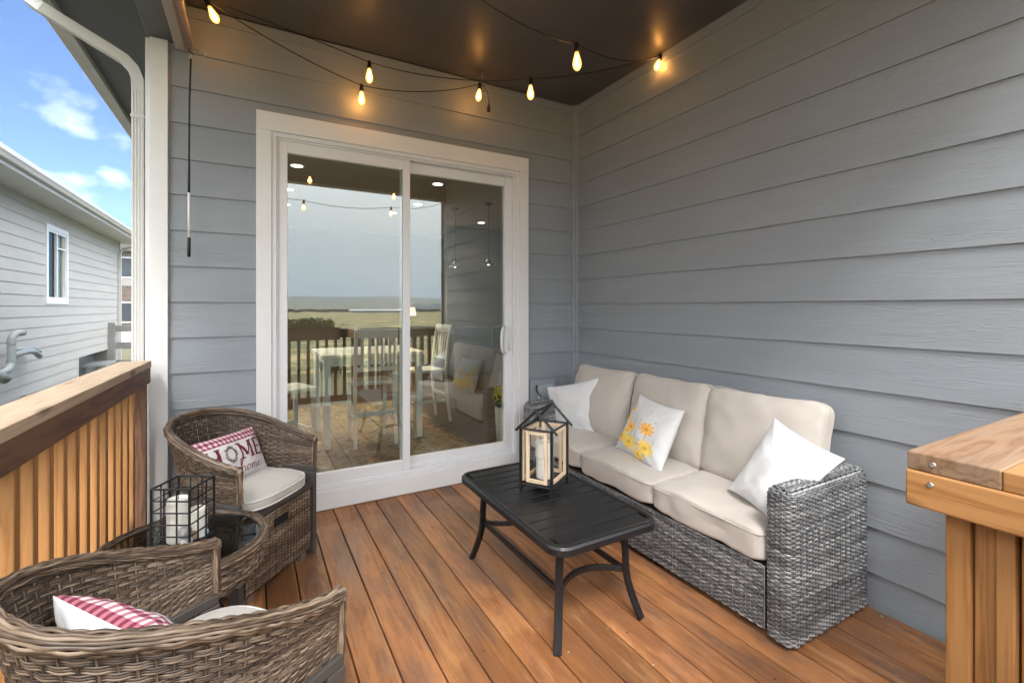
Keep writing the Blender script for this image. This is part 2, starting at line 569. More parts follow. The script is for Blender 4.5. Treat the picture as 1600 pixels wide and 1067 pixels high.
haze_m = bpy.data.materials.new('haze_air'); haze_m.use_nodes = True
_t = haze_m.node_tree; _t.nodes.clear()
_o = _t.nodes.new('ShaderNodeOutputMaterial'); _v = _t.nodes.new('ShaderNodeVolumePrincipled')
_v.inputs['Color'].default_value = (.72, .82, .95, 1); _v.inputs['Density'].default_value = .00016; _v.inputs['Anisotropy'].default_value = .2
_t.links.new(_v.outputs[0], _o.inputs['Volume'])
hz = MB(); hz.box((-9900, -9900, -9), (9900, 2000, 330)); o = hz.build('haze', haze_m); tag(o, kind='stuff')

# ------------------------------------------------------------------ deck
DX0, DX1, DY0, DY1 = -3.04, 0.0, -3.55, -0.012
deck = MB()
pitch = .1407
x = -2.046 - pitch*7
edges = [x + i*pitch for i in range(0, 22)]
for a, b in zip(edges, edges[1:]):
    lo_, hi_ = max(a+.003, DX0), min(b-.003, -0.004)
    if hi_ - lo_ < .02: continue
    deck.box((lo_, DY0, -.028), (hi_, DY1, 0), along=1)
o = deck.build('deck', M['deck'], bevel=.0035); tag(o, kind='structure')
sub = MB()
for y in np.arange(-3.45, 0, .4):
    sub.box((-3.0, y-.02, -.22), (-.01, y+.02, -.031), along=0)
sub.box((-3.04, -3.57, -.25), (-3.0, -.012, -.031)); sub.box((-3.0, -3.57, -.25), (0, -3.53, -.031))
for px_, py_ in ((-2.95, -3.5), (-.1, -3.5), (-1.35, -3.5)):
    sub.box((px_-.045, py_-.045, -1.6), (px_+.045, py_+.045, -.25))
o = sub.build('deck_joists', M['darkrail']); tag(o, kind='structure')

# ------------------------------------------------------------------ house
house = thing('house', 'slate blue grey lap sided house with covered deck and white sliding door', 'house', (0, 0, 0))
PZ, Z0 = .2105, 1.39 - .2105*6      # siding lap lines
CEIL = 3.14
def lap(mb_, p0, p1, nrm, z0, z1, zline=Z0, pz=PZ, proud=.011, seg=None):
    """lap boards from p0 to p1 (xy), outward normal nrm"""
    p0 = Vector((*p0, 0)); p1 = Vector((*p1, 0)); nrm = Vector((*nrm, 0))
    d = (p1-p0); Ln = d.length; d.normalize()
    k = math.floor((z0-zline)/pz)
    z = zline+k*pz
    while z < z1:
        a, b = max(z, z0), min(z+pz, z1)
        fa, fb = 1-(a-z)/pz, 1-(b-z)/pz
        ta = .003+proud*fa; tb = .003+proud*fb
        cuts = [0, Ln]
        if seg and random.random() < seg and Ln > 2: cuts = [0, Ln*random.uniform(.3, .7), Ln]
        for c0, c1 in zip(cuts, cuts[1:]):
            q0 = p0+d*(c0+(.0008 if c0 else 0)); q1 = p0+d*c1
            vs = []
            for q in (q0, q1):
                vs += [q+nrm*ta+Vector((0, 0, a)), q+nrm*tb+Vector((0, 0, b+.004 if b < z1 else b)), q-nrm*.004+Vector((0, 0, b)), q-nrm*.004+Vector((0, 0, a))]
            f_ = [(0, 1, 5, 4), (3, 0, 4, 7), (0, 3, 2, 1), (4, 5, 6, 7), (1, 2, 6, 5)]
            r1, r2 = random.random()*30, random.random()*30
            ts = []
            for q in (c0, c1):
                ts += [(q+r1, r2, 0), (q+r1, r2+pz, 0), (q+r1, r2+pz, .01), (q+r1, r2, .01)]
            mb_.add([tuple(v) for v in vs], f_, ts)
        z += pz
# back wall siding round the door opening, butted against the trims
s = MB()
lap(s, (-2.947, 0), (-2.501, 0), (0, -1), -.3, CEIL)
lap(s, (-.508, 0), (-.052, 0), (0, -1), -.3, CEIL)
lap(s, (-2.501, 0), (-.508, 0), (0, -1), 2.597, CEIL)
s.build('siding', M['siding'], house)
s = MB()
lap(s, (0, -.05), (0, -3.14), (-1, 0), -.3, CEIL, seg=.3)
s.build('siding', M['siding'], house)
# sheathing behind
s = MB()
s.box((-2.94, .004, -.9), (-2.42, .15, 3.5)); s.box((-.59, .004, -.9), (.1, .15, 3.5)); s.box((-2.42, .004, 2.47), (-.59, .15, 3.5)); s.box((-2.42, .004, -.9), (-.59, .15, -.01))
s.box((.004, -3.14, -.9), (.15, .004, 3.5))
s.box((-3.02, .02, -.9), (-2.94, .6, 3.6)); s.box((-3.02, 3.4, -.9), (-2.94, 9.0, 3.6)); s.box((-3.02, .6, -.9), (-2.94, 3.4, .4)); s.box((-3.02, .6, 2.6), (-2.94, 3.4, 3.6))
s.build('wall', M['soffit'], house)
s = MB()
lap(s, (-3.02, 9.0), (-3.02, 3.4), (-1, 0), -.9, 3.2); lap(s, (-3.02, .6), (-3.02, .09), (-1, 0), -.9, 3.2); lap(s, (-3.02, 3.4), (-3.02, .6), (-1, 0), -.9, .4); lap(s, (-3.02, 3.4), (-3.02, .6), (-1, 0), 2.6, 3.2)
s.build('siding', M['siding'], house)
s = MB()
s.box((-.052, -.03, -.2), (-.004, 0, CEIL)); s.box((-.03, -.052, -.2), (-.004, -.03, CEIL))
s.box((-2.947, -.028, CEIL-.0), (-.052, -.003, CEIL+.02))
s.build('corner_trim', M['trim_g'], house, bevel=.002)
s = MB()
s.box((-3.034, -.034, -.9), (-2.948, .0, 2.90), along=2)
s.build('corner_board', M['white'], house, bevel=.003)
s = MB(); s.box((-3.056, -.012, -.9), (-3.036, .09, 2.90), along=2); s.build('corner_board', M['white'], house, bevel=.003)
s = MB(); s.box((-.03, -3.165, -.9), (.07, -3.142, 2.93), along=2); s.build('corner_board', M['white'], house, bevel=.003)
# ceiling, beam, roof, eave
s = MB()
s.box((-2.86, -3.0, CEIL), (.0, .0, CEIL+.02))
s.build('ceiling', M['ceil'], house)
s = MB()
s.box((-3.045, -3.15, 2.902), (-2.915, .02, 3.34), along=1)
s.box((-2.915, -3.15, 2.93), (-.0, -3.0, 3.34), along=0)
s.box((-2.912, -3.0, 2.925), (-2.86, -.003, 3.2), along=1)
s.box((-3.045, .02, 2.902), (-3.025, 8.9, 3.2), along=1)
s.build('beam', M['soffit'], house, bevel=.003)
s = MB()
s.box((-3.48, -3.4, 3.06), (-3.047, 9.3, 3.075), along=1)
s.build('soffit', M['soffit'], house)
s = MB()
s.add([(-3.56, -3.5, 3.22), (.8, -3.5, 3.9), (.8, 9.4, 3.9), (-3.56, 9.4, 3.22), (-3.56, -3.5, 3.25), (.8, -3.5, 3.93), (.8, 9.4, 3.93), (-3.56, 9.4, 3.25)],
      [(0, 3, 2, 1), (4, 5, 6, 7), (0, 1, 5, 4), (2, 3, 7, 6), (0, 4, 7, 3), (1, 2, 6, 5)])
s.build('roof', mat('shingles', (.06, .058, .055), .9), house)
s = MB()
s.box((-3.51, -3.4, 3.02), (-3.48, 9.3, 3.2), along=1)
s.box((-3.51, -3.43, 3.02), (.8, -3.40, 3.25), along=0)
s.build('fascia', M['alum'], house, bevel=.003)
s = MB()
gp = [(-3.512, 3.19), (-3.512, 3.075), (-3.59, 3.07), (-3.605, 3.10), (-3.63, 3.13), (-3.635, 3.19), (-3.625, 3.19), (-3.615, 3.14), (-3.59, 3.085), (-3.52, 3.085), (-3.519, 3.19)]
v = [(a, y, b) for y in (-3.4, 9.3) for a, b in gp]
n_ = len(gp)
s.add(v, [(i, (i+1) % n_, n_+(i+1) % n_, n_+i) for i in range(n_)])
s.build('gutter', M['alum'], house)
# post carrying the front left corner of the roof
s = MB(); s.box((-3.045, -3.15, -.02), (-2.915, -3.02, 2.90), along=2)
s.build('porch_post', M['white'], house, bevel=.004)
# downspout with fluted face and elbows
def downspout(pts, name, parent, m, w_=.058, d_=.048, up=(0, 1, 0)):
    b = MB()
    b.tube(pts, 0, flat=(w_, d_), up=up)
    for k in (-1.5, -.5, .5, 1.5):
        off = Vector((k*w_*.24, 0, 0))
        seg = [Vector(p)+off+Vector((0, -d_/2-.0005, 0)) for p in pts[-2:]]
        b.tube(seg, 0, flat=(w_*.13, .005), up=up)
    return b.build(name, m, parent, bevel=.004)
dxs = -3.0935
pts = [(-3.57, .12, 3.08), (-3.565, .10, 3.03), (-3.545, .07, 2.985), (-3.50, .04, 2.95), (-3.20, .035, 2.79), (-3.155, .035, 2.765), (-3.115, .035, 2.72), (dxs-.003, .035, 2.665), (dxs, .035, 2.60), (dxs, .035, -.75)]
ds = downspout(pts, 'downspout', house, M['alum'])
b = MB(); b.box((dxs-.033, .004, 2.44), (dxs+.033, .062, 2.455)); b.build('strap', M['alum'], ds)

# sliding door
door = MB()
T = .0005
def rectframe(b, x0, x1, z0, z1, w_, y0, y1, wb=None, wt=None):
    wb = w_ if wb is None else wb; wt = w_ if wt is None else wt
    b.box((x0, y0, z0), (x0+w_, y1, z1), along=2); b.box((x1-w_, y0, z0), (x1, y1, z1), along=2)
    b.box((x0+w_, y0, z0), (x1-w_, y1, z0+wb), along=0); b.box((x0+w_, y0, z1-wt), (x1-w_, y1, z1), along=0)
tr = MB()
tr.box((-2.501, -.03, .016), (-2.415, 0, 2.478), along=2)
tr.box((-.594, -.03, .016), (-.508, 0, 2.478), along=2)
tr.box((-2.501, -.033, 2.478), (-.508, 0, 2.596), along=0)
tr.box((-2.415, -.028, .006), (-.594, 0, .125), along=0)
frame_root = tr.build('sliding_door', M['white'], house, bevel=.002)
fr = MB()
rectframe(fr, -2.4145, -.5945, .1255, 2.4775, .028, -.020, .115, wb=.03)
rectframe(fr, -2.386, -.623, .156, 2.449, .012, -.008, .115, wb=.012)
fr.build('door_frame', M['vinyl'], frame_root, bevel=.002)
# left (outer) panel
p = MB()
rectframe(p, -2.3738, -1.508, .1682, 2.4368, .052, .0, .036, wb=.075, wt=.075)
p.build('door_panel', M['vinyl'], frame_root, bevel=.003)
p = MB()
rectframe(p, -1.565, -.6352, .1684, 2.4366, .060, .046, .082, wb=.075, wt=.075)
p.box((-.70, .03, .1686), (-.6353, .0455, 2.4364)); p.box((-1.505, .03, .1686), (-.70, .0455, .20))
p.build('door_panel', M['vinyl'], frame_root, bevel=.003)
for (x0, x1, y) in ((-2.3218, -1.560, .016), (-1.505, -.6952, .064)):
    p = MB(); p.box((x0, y, .2432), (x1, y+.006, 2.3618)); p.build('door_glass', M['glass'], frame_root)
h = MB()
hp = [(-.70, .030, 1.20), (-.735, -.0, 1.19), (-.752, -.012, 1.15), (-.756, -.014, 1.09), (-.752, -.012, 1.03), (-.735, 0, .99), (-.70, .03, .98)]
h.tube(hp, .011, 8); h.box((-.672, .024, 1.0), (-.655, .03, 1.2))
h.build('door_handle', M['vinyl'], frame_root, smooth=True)
# outlet cover on the wall
oc = thing('outlet_box', 'clear plastic weatherproof outlet cover low on the siding beside the sliding door', 'outlet', (-.36, -.016, .64))
b = MB(); b.box((-.13, -.022, -.12), (.12, 0, .11)); b.build('mounting_block', M['trim_g'], oc, bevel=.003)
b = MB(); b.box((-.075, -.065, -.055), (.075, -.0225, .065)); b.build('cover', mat('smoky_plastic', (.33, .36, .38), .15), oc, bevel=.012)
b = MB(); b.tube([(-.09, -.05, .07), (-.11, -.07, .04), (-.09, -.075, .0), (-.06, -.07, -.02)], .006, 6); b.build('plug', M['blackwire'], oc)

# ------------------------------------------------------------------ roller shade
rs = thing('roller_shade', 'tan roller shade cassette under the dark beam with hanging black crank wand', 'roller shade', (-2.86, -.06, 2.85))
b = MB(); b.tube([(.0, -2.6, .035), (0, -.02, .035)], .036, 16); b.build('shade_roll', M['tan'], rs, smooth=True)
b = MB(); b.box((-.05, -2.6, .0), (-.036, -.0, .08), along=1); b.box((-.036, -2.6, .066), (.03, -.0, .08), along=1); b.box((-.036, -.015, .0), (.035, -.0, .066)); b.build('cassette', M['tan'], rs, bevel=.003)
b = MB(); b.box((-.045, -2.5, -.02), (.0, -.05, -.002), along=1); b.build('hem_bar', M['tan'], rs, bevel=.004)
b = MB()
b.tube([(.02, -.02, .0), (.028, -.03, -.04), (.02, -.03, -.055)], .004, 6)
b.tube([(.03, -.02, .01), (.07, -.04, -.0), (.10, -.06, -.02), (.095, -.05, -.04), (.05, -.03, -.03), (.025, -.02, -.01)], .003, 6)
b.build('crank_hook', M['greymetal'], rs, smooth=True)
b = MB(); b.tube([(.027, -.03, -.055), (.02, -.03, -.30), (.018, -.03, -.82)], .0048, 8); b.tube([(.018, -.03, -.70), (.018, -.03, -.83)], .0068, 8); b.tube([(.018, -.03, -1.09), (.018, -.03, -1.20)], .009, 10)
b.build('crank_wand', M['blackwire'], rs, smooth=True)
b = MB(); b.tube([(.018, -.03, -.83), (.018, -.03, -1.09)], .0065, 8); b.build('wand_rod', M['vinyl'], rs, smooth=True)

# ------------------------------------------------------------------ railings
def rail_run(root, a, b_, inward, zt=1.062, capm='capwood', facem='cedar', balm='cedar', pitch_=.117, start=.1, skipend=0.0, facew=.085, capout=.14, ends=False, outer_face=True):
    """rail from a to b (xy, inner top edge line), inward = unit normal to the deck side"""
    a = Vector((*a, 0)); b_ = Vector((*b_, 0)); d = b_-a; Ln = d.length; d.normalize()
    iw = Vector((*inward, 0))
    Mx = Matrix((( d.x, -iw.x, 0, a.x), (d.y, -iw.y, 0, a.y), (0, 0, 1, 0), (0, 0, 0, 1)))   # local x along, y outward
    m1 = MB(); m1.box((0, 0, zt-.037), (Ln, capout, zt), along=0, M=Mx)
    m1.build('top_cap', M[capm], root, bevel=.003)
    m2 = MB(); m2.box((0.004, .003, zt-.038-facew), (Ln-.004, .038, zt-.038), along=0, M=Mx)
    if outer_face: m2.box((0.004, capout-.038, zt-.038-facew), (Ln-.004, capout-.003, zt-.038), along=0, M=Mx)
    m2.build('rail_board', M[facem], root, bevel=.003)
    m4 = MB(); m4.box((0.02, .045, .05), (Ln-.02, .083, .138), along=0, M=Mx); m4.build('bottom_board', M[facem], root, bevel=.003)
    t_ = start
    while t_ < Ln-skipend:
        m3 = MB(); m3.box((t_, .045, .139), (t_+.038, .083, zt-.039), along=2, M=Mx)
        m3.build('baluster', M[balm], root, bevel=.0025)
        t_ += pitch_
    return Mx, Ln
# left railing (slightly out of square with the wall)
rl = thing('wooden_railing', 'left cedar deck railing with pale cap, dark top board and orange balusters', 'railing', (0, 0, 0), group=None)
a_ = Vector((-3.014, -.10)); bb = Vector((-3.105, -3.40)); dd = (bb-a_).normalized(); iw = (-dd.y, dd.x)
rail_run(rl, a_, bb, iw if iw[0] > 0 else (dd.y, -dd.x), capm='capwood', facem='darkrail', balm='cedar', start=.135, pitch_=.1175)  # face board colour carries the shade of its inner side
b = MB(); b.box((-3.09, -.095, .02), (-3.04, -.06, .93), along=2); b.build('rail_post', M['darkrail'], rl)
# right railing corner by the camera
rr_ = thing('wooden_railing', 'right cedar railing corner with flat cap in front of the slate wall', 'railing', (0, 0, 0))
m1 = MB(); m1.box((-1.345, -3.053, 1.025), (-.004, -2.913, 1.062), along=0); m1.build('top_cap', M['capgold'], rr_, bevel=.003)
m1 = MB(); m1.box((-1.345, -3.50, 1.0252), (-1.215, -3.0535, 1.0618), along=1); m1.build('top_cap', M['cedar'], rr_, bevel=.003)
m1 = MB(); m1.box((-1.348, -3.50, .952), (-1.308, -2.911, 1.0245), along=1); m1.build('rail_board', M['cedar'], rr_, bevel=.004)
m1 = MB(); m1.box((-1.307, -2.95, .952), (-.006, -2.914, 1.0245), along=0); m1.build('rail_board', M['cedar'], rr_, bevel=.004)
m1 = MB(); m1.box((-1.24, -3.46, .952), (-1.215, -3.06, 1.0245), along=1); m1.build('rail_board', M['cedar'], rr_, bevel=.004)
for (xx, ya, yb) in ((-1.302, -2.998, -2.960), (-1.290, -3.031, -3.0), (-1.304, -3.060, -3.0335), (-1.288, -3.098, -3.064), (-1.302, -3.16, -3.122), (-1.302, -3.22, -3.182), (-1.302, -3.30, -3.262), (-1.302, -3.42, -3.382)):
    m1 = MB(); m1.box((xx, ya, .01), (xx+.075, yb, 1.024), along=2); m1.build('baluster', M['cedar'], rr_, bevel=.003)
for k in range(10):
    xx = -1.12+k*.117
    m1 = MB(); m1.box((xx, -3.0, .01), (xx+.038, -2.962, 1.024), along=2); m1.build('baluster', M['cedar'], rr_, bevel=.003)
for (yy, zz) in ((-2.955, 1.0435), (-2.952, 1.003)):
    xx = -1.345 if zz > 1.03 else -1.348
    m1 = MB(); m1.lathe([(0, .002), (.0045, .002), (.006, 0)], 10, M=Matrix.Translation((xx-.001, yy, zz)) @ Matrix.Rotation(R(-90), 4, 'Y')); m1.build('screw', M['greymetal'], rr_)
m1 = MB(); m1.lathe([(0, .004), (.008, .003), (.010, 0)], 12, M=Matrix.Translation((-.90, -2.962, 1.0)) @ Matrix.Rotation(R(90), 4, 'X')); m1.build('screw', M['greymetal'], rr_)
# railing at the open end of the deck, behind the camera, mirrored in the glass
rb = thing('wooden_railing', 'backlit deck railing coloured dark along the open field edge, seen mirrored in the glass door', 'railing', (0, 0, 0))
rail_run(rb, (-3.0, -3.43), (-.0, -3.43), (0, 1), capm='darkrail', facem='darkrail', balm='darkrail', start=.08)  # dark colour stands in for wood seen against the light

# ------------------------------------------------------------------ woven surfaces
def weave(mb_, S, Lu, Lv, row=.006, pair=2, half=.028, amp=.003, th=.0028, seg=4, ribs=6, stakes=True, vmin=0.0, vmax=1.0, flatness=1.0):
    """S(u, v)->(P, N) vectorised; Lu/Lv nominal lengths. rows of wire run along u"""
    nr = max(2, int(round(Lv/row)))
    nh = max(2, int(round(Lu/half)))
    u = np.linspace(0, 1, nh*seg+1)
    for i in range(nr):
        vc = vmin+(vmax-vmin)*(i+.5)/nr
        ph = (i//pair) % 2
        off = amp*np.cos(PI*(u*nh+ph))
        P, Nn = S(u, np.full_like(u, vc))
        P2, _ = S(u, np.full_like(u, vc+.002))
        T = P2-P; T /= (np.linalg.norm(T, axis=1, keepdims=True)+1e-9)
        rw = (Lv/nr)*.55
        ring = []
        tt = []
        rr0 = random.random()*50
        for k in range(ribs):
            a = 2*PI*k/ribs
            ring.append(P+Nn*(off[:, None]+th*math.sin(a)*flatness)+T*(rw*math.cos(a)))
            tt.append(np.stack([u*Lu+rr0, np.full_like(u, rr0+i*.4), np.full_like(u, k*.1)], 1))
        G_ = np.stack(ring+[ring[0]], 1); TT = np.stack(tt+[tt[0]], 1)
        nu_, nv_ = G_.shape[:2]
        mb_.grid(G_, t=TT.reshape(-1, 3), r=random.random())
    if stakes:
        v = np.linspace(vmin, vmax, max(4, int(nr/2)))
        for j in range(nh+1):
            uu = np.full_like(v, j/nh)
            P, Nn = S(uu, v)
            mb_.tube([tuple(p) for p in P], th*1.25, 5)

def plane_S(o, ax, ay, nrm):
    o = np.array(o, float); ax = np.array(ax, float); ay = np.array(ay, float); nrm = np.array(nrm, float)
    def S(u, v):
        return o+u[:, None]*ax+v[:, None]*ay, np.broadcast_to(nrm, (len(u), 3)).copy()
    return S

# ------------------------------------------------------------------ tub chairs
AW, BD = .262, .465
def plan_table(a, b, ex=2.5, n=400):
    th_ = np.linspace(0, PI, n)
    c_, s_ = np.cos(PI-th_), np.sin(th_)
    x_ = a*np.sign(c_)*np.abs(c_)**(2/ex); y_ = -b*np.abs(s_)**(2/ex)
    d_ = np.concatenate([[0], np.cumsum(np.hypot(np.diff(x_), np.diff(y_)))])
    return d_/d_[-1], x_, y_, d_[-1]
PT = plan_table(AW, BD)
def rim_z(u): return .632+.165*np.clip(np.sin(PI*u), 0, 1)**1.5
def bot_z(u): return .485-.15*np.clip(np.sin(PI*u), 0, 1)**1.2
def shell_S(u, v):
    x_ = np.interp(u, PT[0], PT[1]); y_ = np.interp(u, PT[0], PT[2])
    e = 1e-3
    dx = np.interp(np.clip(u+e, 0, 1), PT[0], PT[1])-np.interp(np.clip(u-e, 0, 1), PT[0], PT[1])
    dy = np.interp(np.clip(u+e, 0, 1), PT[0], PT[2])-np.interp(np.clip(u-e, 0, 1), PT[0], PT[2])
    l_ = np.hypot(dx, dy)+1e-9
    nx, ny = dy/l_, -dx/l_      # outward
    zb, zt = bot_z(u), rim_z(u)
    z_ = zb+(zt-zb)*v
    fl = (.015+.065*np.clip(np.sin(PI*u), 0, 1))*np.clip((z_-.42)/.4, -.2, 1)**1 - .0
    sgn = np.sign(nx*x_+ny*(y_+BD*.4)); sgn[sgn == 0] = 1
    nx *= sgn; ny *= sgn
    P = np.stack([x_+nx*fl, y_+ny*fl, z_], 1)
    Nn = np.stack([nx, ny, np.full_like(nx, -.15)], 1); Nn /= np.linalg.norm(Nn, axis=1, keepdims=True)
    return P, Nn
def rim_S(u, v):
    P, Nn = shell_S(u, np.ones_like(u))
    a = 2*PI*v
    upv = np.array([0, 0, 1.0])
    D = Nn*np.cos(a)[:, None]+upv*np.sin(a)[:, None]*1.15
    return P+D*.0145, D
def end_S(side):
    def S(u, v):   # vertical wrapped front edge of the arm; u runs up
        P, Nn = shell_S(np.full_like(u, 0.0 if side < 0 else 1.0), u)
        a = 2*PI*v
        F_ = np.array([0, 1.0, 0])
        D = Nn*np.cos(a)[:, None]+F_*np.sin(a)[:, None]
        return P+D*.011, D
    return S
def make_cushion_D(mb_):
    n = 40; m_ = 9
    pts_ = []
    for i in range(n):
        a = 2*PI*i/n
        x_ = .228*math.copysign(abs(math.cos(a))**.62, math.cos(a))
        y_ = math.sin(a)
        y_ = (.225*abs(y_)**.55 if y_ > 0 else -.225*abs(y_)**.75)-.19
        pts_.append((x_, y_))
    prof = [(0, -.032), (.6, -.032), (.92, -.03), (.985, -.02), (1, 0), (.985, .02), (.92, .033), (.6, .042), (0, .045)]
    G_ = np.zeros((n, len(prof), 3))
    for i, (x_, y_) in enumerate(pts_):
        for k, (s_, z_) in enumerate(prof):
            G_[i, k] = (x_*s_, (y_+.19)*s_-.19, .445+z_+.004*noise.noise(Vector((x_*9*s_, y_*9*s_, 0))))
    mb_.grid(G_, closed_u=True)
    return pts_
def make_chair(name, label, loc, rz):
    t = thing(name, label, 'chair', loc, rz, group='matching brown wicker tub chairs')
    m_ = MB()
    weave(m_, shell_S, 1.34, .33, row=.0043, pair=3, half=.025, amp=.0023, th=.0021, seg=4, ribs=6)
    m_.build('wicker_shell', M['wick_b'], t, smooth=True)
    m_ = MB()
    weave(m_, rim_S, 1.45, .105, row=.0066, pair=2, half=.033, amp=.0022, th=.0026, seg=3, ribs=6, stakes=False)
    for sd_ in (-1, 1):
        weave(m_, end_S(sd_), .15, .07, row=.006, pair=2, half=.03, amp=.0015, th=.0024, seg=3, ribs=6, stakes=False)
        P, Nn = shell_S(np.array([0.0 if sd_ < 0 else 1.0]), np.array([1.0]))
        q = P[0]
        m_.lathe([(0, .014), (.009, .012), (.015, .004), (.016, -.012), (.010, -.018)], 10, c=(q[0], q[1]+.002, q[2]))
    m_.build('woven_rim', M['wick_b'], t, smooth=True)
    # inner dark core so that light does not leak through
    m_ = MB()
    U = np.linspace(0.004, .996, 60); V = np.linspace(0.02, .98, 8)
    G_ = np.stack([shell_S(U, np.full_like(U, v_))[0] for v_ in V], 1)
    m_.grid(G_)
    m_.build('shell_core', M['wick_back'], t)
    # metal frame
    m_ = MB()
    for sd_ in (-1, 1):
        x0 = sd_*(AW+.004)
        m_.box((x0-.012, -.40, .452), (x0+.012, .004, .482))
    m_.box((-AW-.01, -.395, .375), (AW+.01, -.37, .405)); m_.box((-AW+.01, -.022, .375), (AW-.01, .002, .405))
    m_.build('frame', M['brownmetal'], t, bevel=.004)
    for sd_ in (-1, 1):
        x0 = sd_*(AW+.004)
        m_ = MB(); m_.box((x0-.013, -.050, .0), (x0+.013, .006, .4515)); m_.build('leg', M['brownmetal'], t, bevel=.004)
        m_ = MB(); m_.box((x0*.86-.013, -.41, .0), (x0*.86+.013, -.36, .374)); m_.build('leg', M['brownmetal'], t, bevel=.004)
    m_ = MB(); ps = make_cushion_D(m_)
    cu = m_.build('seat_cushion', M['cush_s'], t, smooth=True)
    for zz in (.463, .424):
        m_ = MB(); m_.tube([(x_*1.0, (y_+.19)*1.0-.19, zz) for x_, y_ in ps], .0045, 6, closed=True)
        m_.build('piping', M['pipe'], cu, smooth=True)
    return t
def rot_of(face): return math.atan2(face[1], face[0])-PI/2
chA = make_chair('wicker_chair', 'brown wicker tub chair beside the white corner post, lumbar pillow reading home', (-2.398, -.768, 0), rot_of((.755, -.656)))
chB = copy_tree(chA)
chB.location = (-2.478, -1.885, 0); chB.rotation_euler = (0, 0, rot_of((.836, .549)))
chB['label'] = 'brown wicker tub chair nearest the viewer in the lower left corner, seen over its back'

# ottoman under chair A
ot = thing('wicker_ottoman', 'dark brown wicker storage ottoman with slot handle tucked under the far tub chair', 'ottoman', (-2.398, -.768, 0), rot_of((.755, -.656)))
m_ = MB()
oz0, oz1 = .045, .365
weave(m_, plane_S((-.232, -.004, oz0), (.464, 0, 0), (0, 0, oz1-oz0), (0, 1, 0)), .464, .32, row=.008, pair=1, half=.022, amp=.0026, th=.0024, seg=3, ribs=5)
weave(m_, plane_S((-.236, -.38, oz0), (0, .37, 0), (0, 0, oz1-oz0), (-1, 0, 0)), .37, .32, row=.008, pair=1, half=.022, amp=.0026, th=.0024, seg=3, ribs=5)
weave(m_, plane_S((.236, -.38, oz0), (0, .37, 0), (0, 0, oz1-oz0), (1, 0, 0)), .37, .32, row=.008, pair=1, half=.022, amp=.0026, th=.0024, seg=3, ribs=5)
m_.build('woven_side', M['wick_b'], ot, smooth=True)
m_ = MB(); m_.box((-.230, -.38, oz0), (.230, -.0095, oz1)); m_.build('box', M['wick_back'], ot)
m_ = MB(); m_.box((-.05, -.002, .285), (.05, .0035, .325)); m_.build('handle_slot', mat('slot_black', (.004, .004, .004), .9), ot, bevel=.002)
for sx in (-1, 1): m_ = MB(); m_.box((sx*.19-.02, -.04, 0), (sx*.19+.02, -.012, .046)); m_.build('foot', M['greymetal'], ot)

# ------------------------------------------------------------------ round side table
TC = (-2.755, -1.172); TR = .272; TZ = .452
st = thing('side_table', 'low round brown wicker side table with smoked glass top between the two tub chairs', 'table', (TC[0], TC[1], 0))
def tr_S(u, v):
    a = 2*PI*u; b_ = 2*PI*v
    D = np.stack([np.cos(a)*np.cos(b_), np.sin(a)*np.cos(b_), np.sin(b_)], 1)
    P = np.stack([np.cos(a)*TR, np.sin(a)*TR, np.full_like(a, TZ-.006)], 1)+D*.016
    return P, D
m_ = MB(); weave(m_, tr_S, 1.7, .105, row=.0066, pair=2, half=.033, amp=.002, th=.0026, seg=3, ribs=6, stakes=False)
m_.build('woven_rim', M['wick_b'], st, smooth=True)
def sk_S(u, v):
    a = 2*PI*u
    D = np.stack([np.cos(a), np.sin(a), 0*a], 1)
    return D*(TR-.004)*1.0+np.stack([0*a, 0*a, TZ-.015-.11*(1-v)], 1), D
m_ = MB(); weave(m_, sk_S, 1.7, .11, row=.0066, pair=2, half=.03, amp=.003, th=.0026, seg=4, ribs=5)
m_.build('woven_apron', M['wick_b'], st, smooth=True)
m_ = MB(); m_.lathe([(0, TZ-.006), (TR-.012, TZ-.006), (TR-.012, TZ), (0, TZ)], 64); m_.build('glass_top', M['tabglass'], st)
m_ = MB()
for a in (R(45), R(135), R(225), R(315)):
    p_ = Vector((math.cos(a), math.sin(a), 0))
    m_.tube([tuple(p_*.22+Vector((0, 0, TZ-.03))), tuple(p_*.10+Vector((0, 0, .22))), tuple(p_*.22+Vector((0, 0, 0)))], 0, flat=(.035, .012), up=(p_.x, p_.y, 0.01))
m_.tube([(.23*math.cos(a), .23*math.sin(a), TZ-.035) for a in np.linspace(0, 2*PI, 33)[:-1]], .009, 6, closed=True)
m_.build('base_frame', M['black'], st)

# cage candle holder on the side table
import_rot = math.atan2(-1.337+1.27, -2.722+2.838)
cg = thing('candle_cage', 'black wire grid glass box holding pillar candles and beach stones on round table', 'candle holder', (-2.722, -1.337, TZ), import_rot)
cw, cd, ch, cf = -.138, .135, .212, .042     # box extends to -x and +y from the front corner
def cage_pts():
    return (cw, 0), (0, cd)
m_ = MB()
rw_ = .0028
X0, X1, Y0, Y1, A0, A1 = cw, 0, 0, cd, cf, cf+ch
for i in range(4):
    xx = X0+(X1-X0)*i/3; yy = Y0+(Y1-Y0)*i/3
    r_ = rw_*1.5 if i in (0, 3) else rw_
    for y_ in (Y0, Y1): m_.tube([(xx, y_, A0), (xx, y_, A1)], r_, 6)
    if i in (1, 2):
        for x_ in (X0, X1): m_.tube([(x_, yy, A0), (x_, yy, A1)], r_, 6)
for k in range(6):
    zz = A0+(A1-A0)*k/5
    r_ = rw_*1.4 if k in (0, 5) else rw_
    for y_ in (Y0, Y1): m_.tube([(X0, y_, zz), (X1, y_, zz)], r_, 6)
    for x_ in (X0, X1): m_.tube([(x_, Y0, zz), (x_, Y1, zz)], r_, 6)
m_.build('wire_frame', M['black'], cg)
m_ = MB()
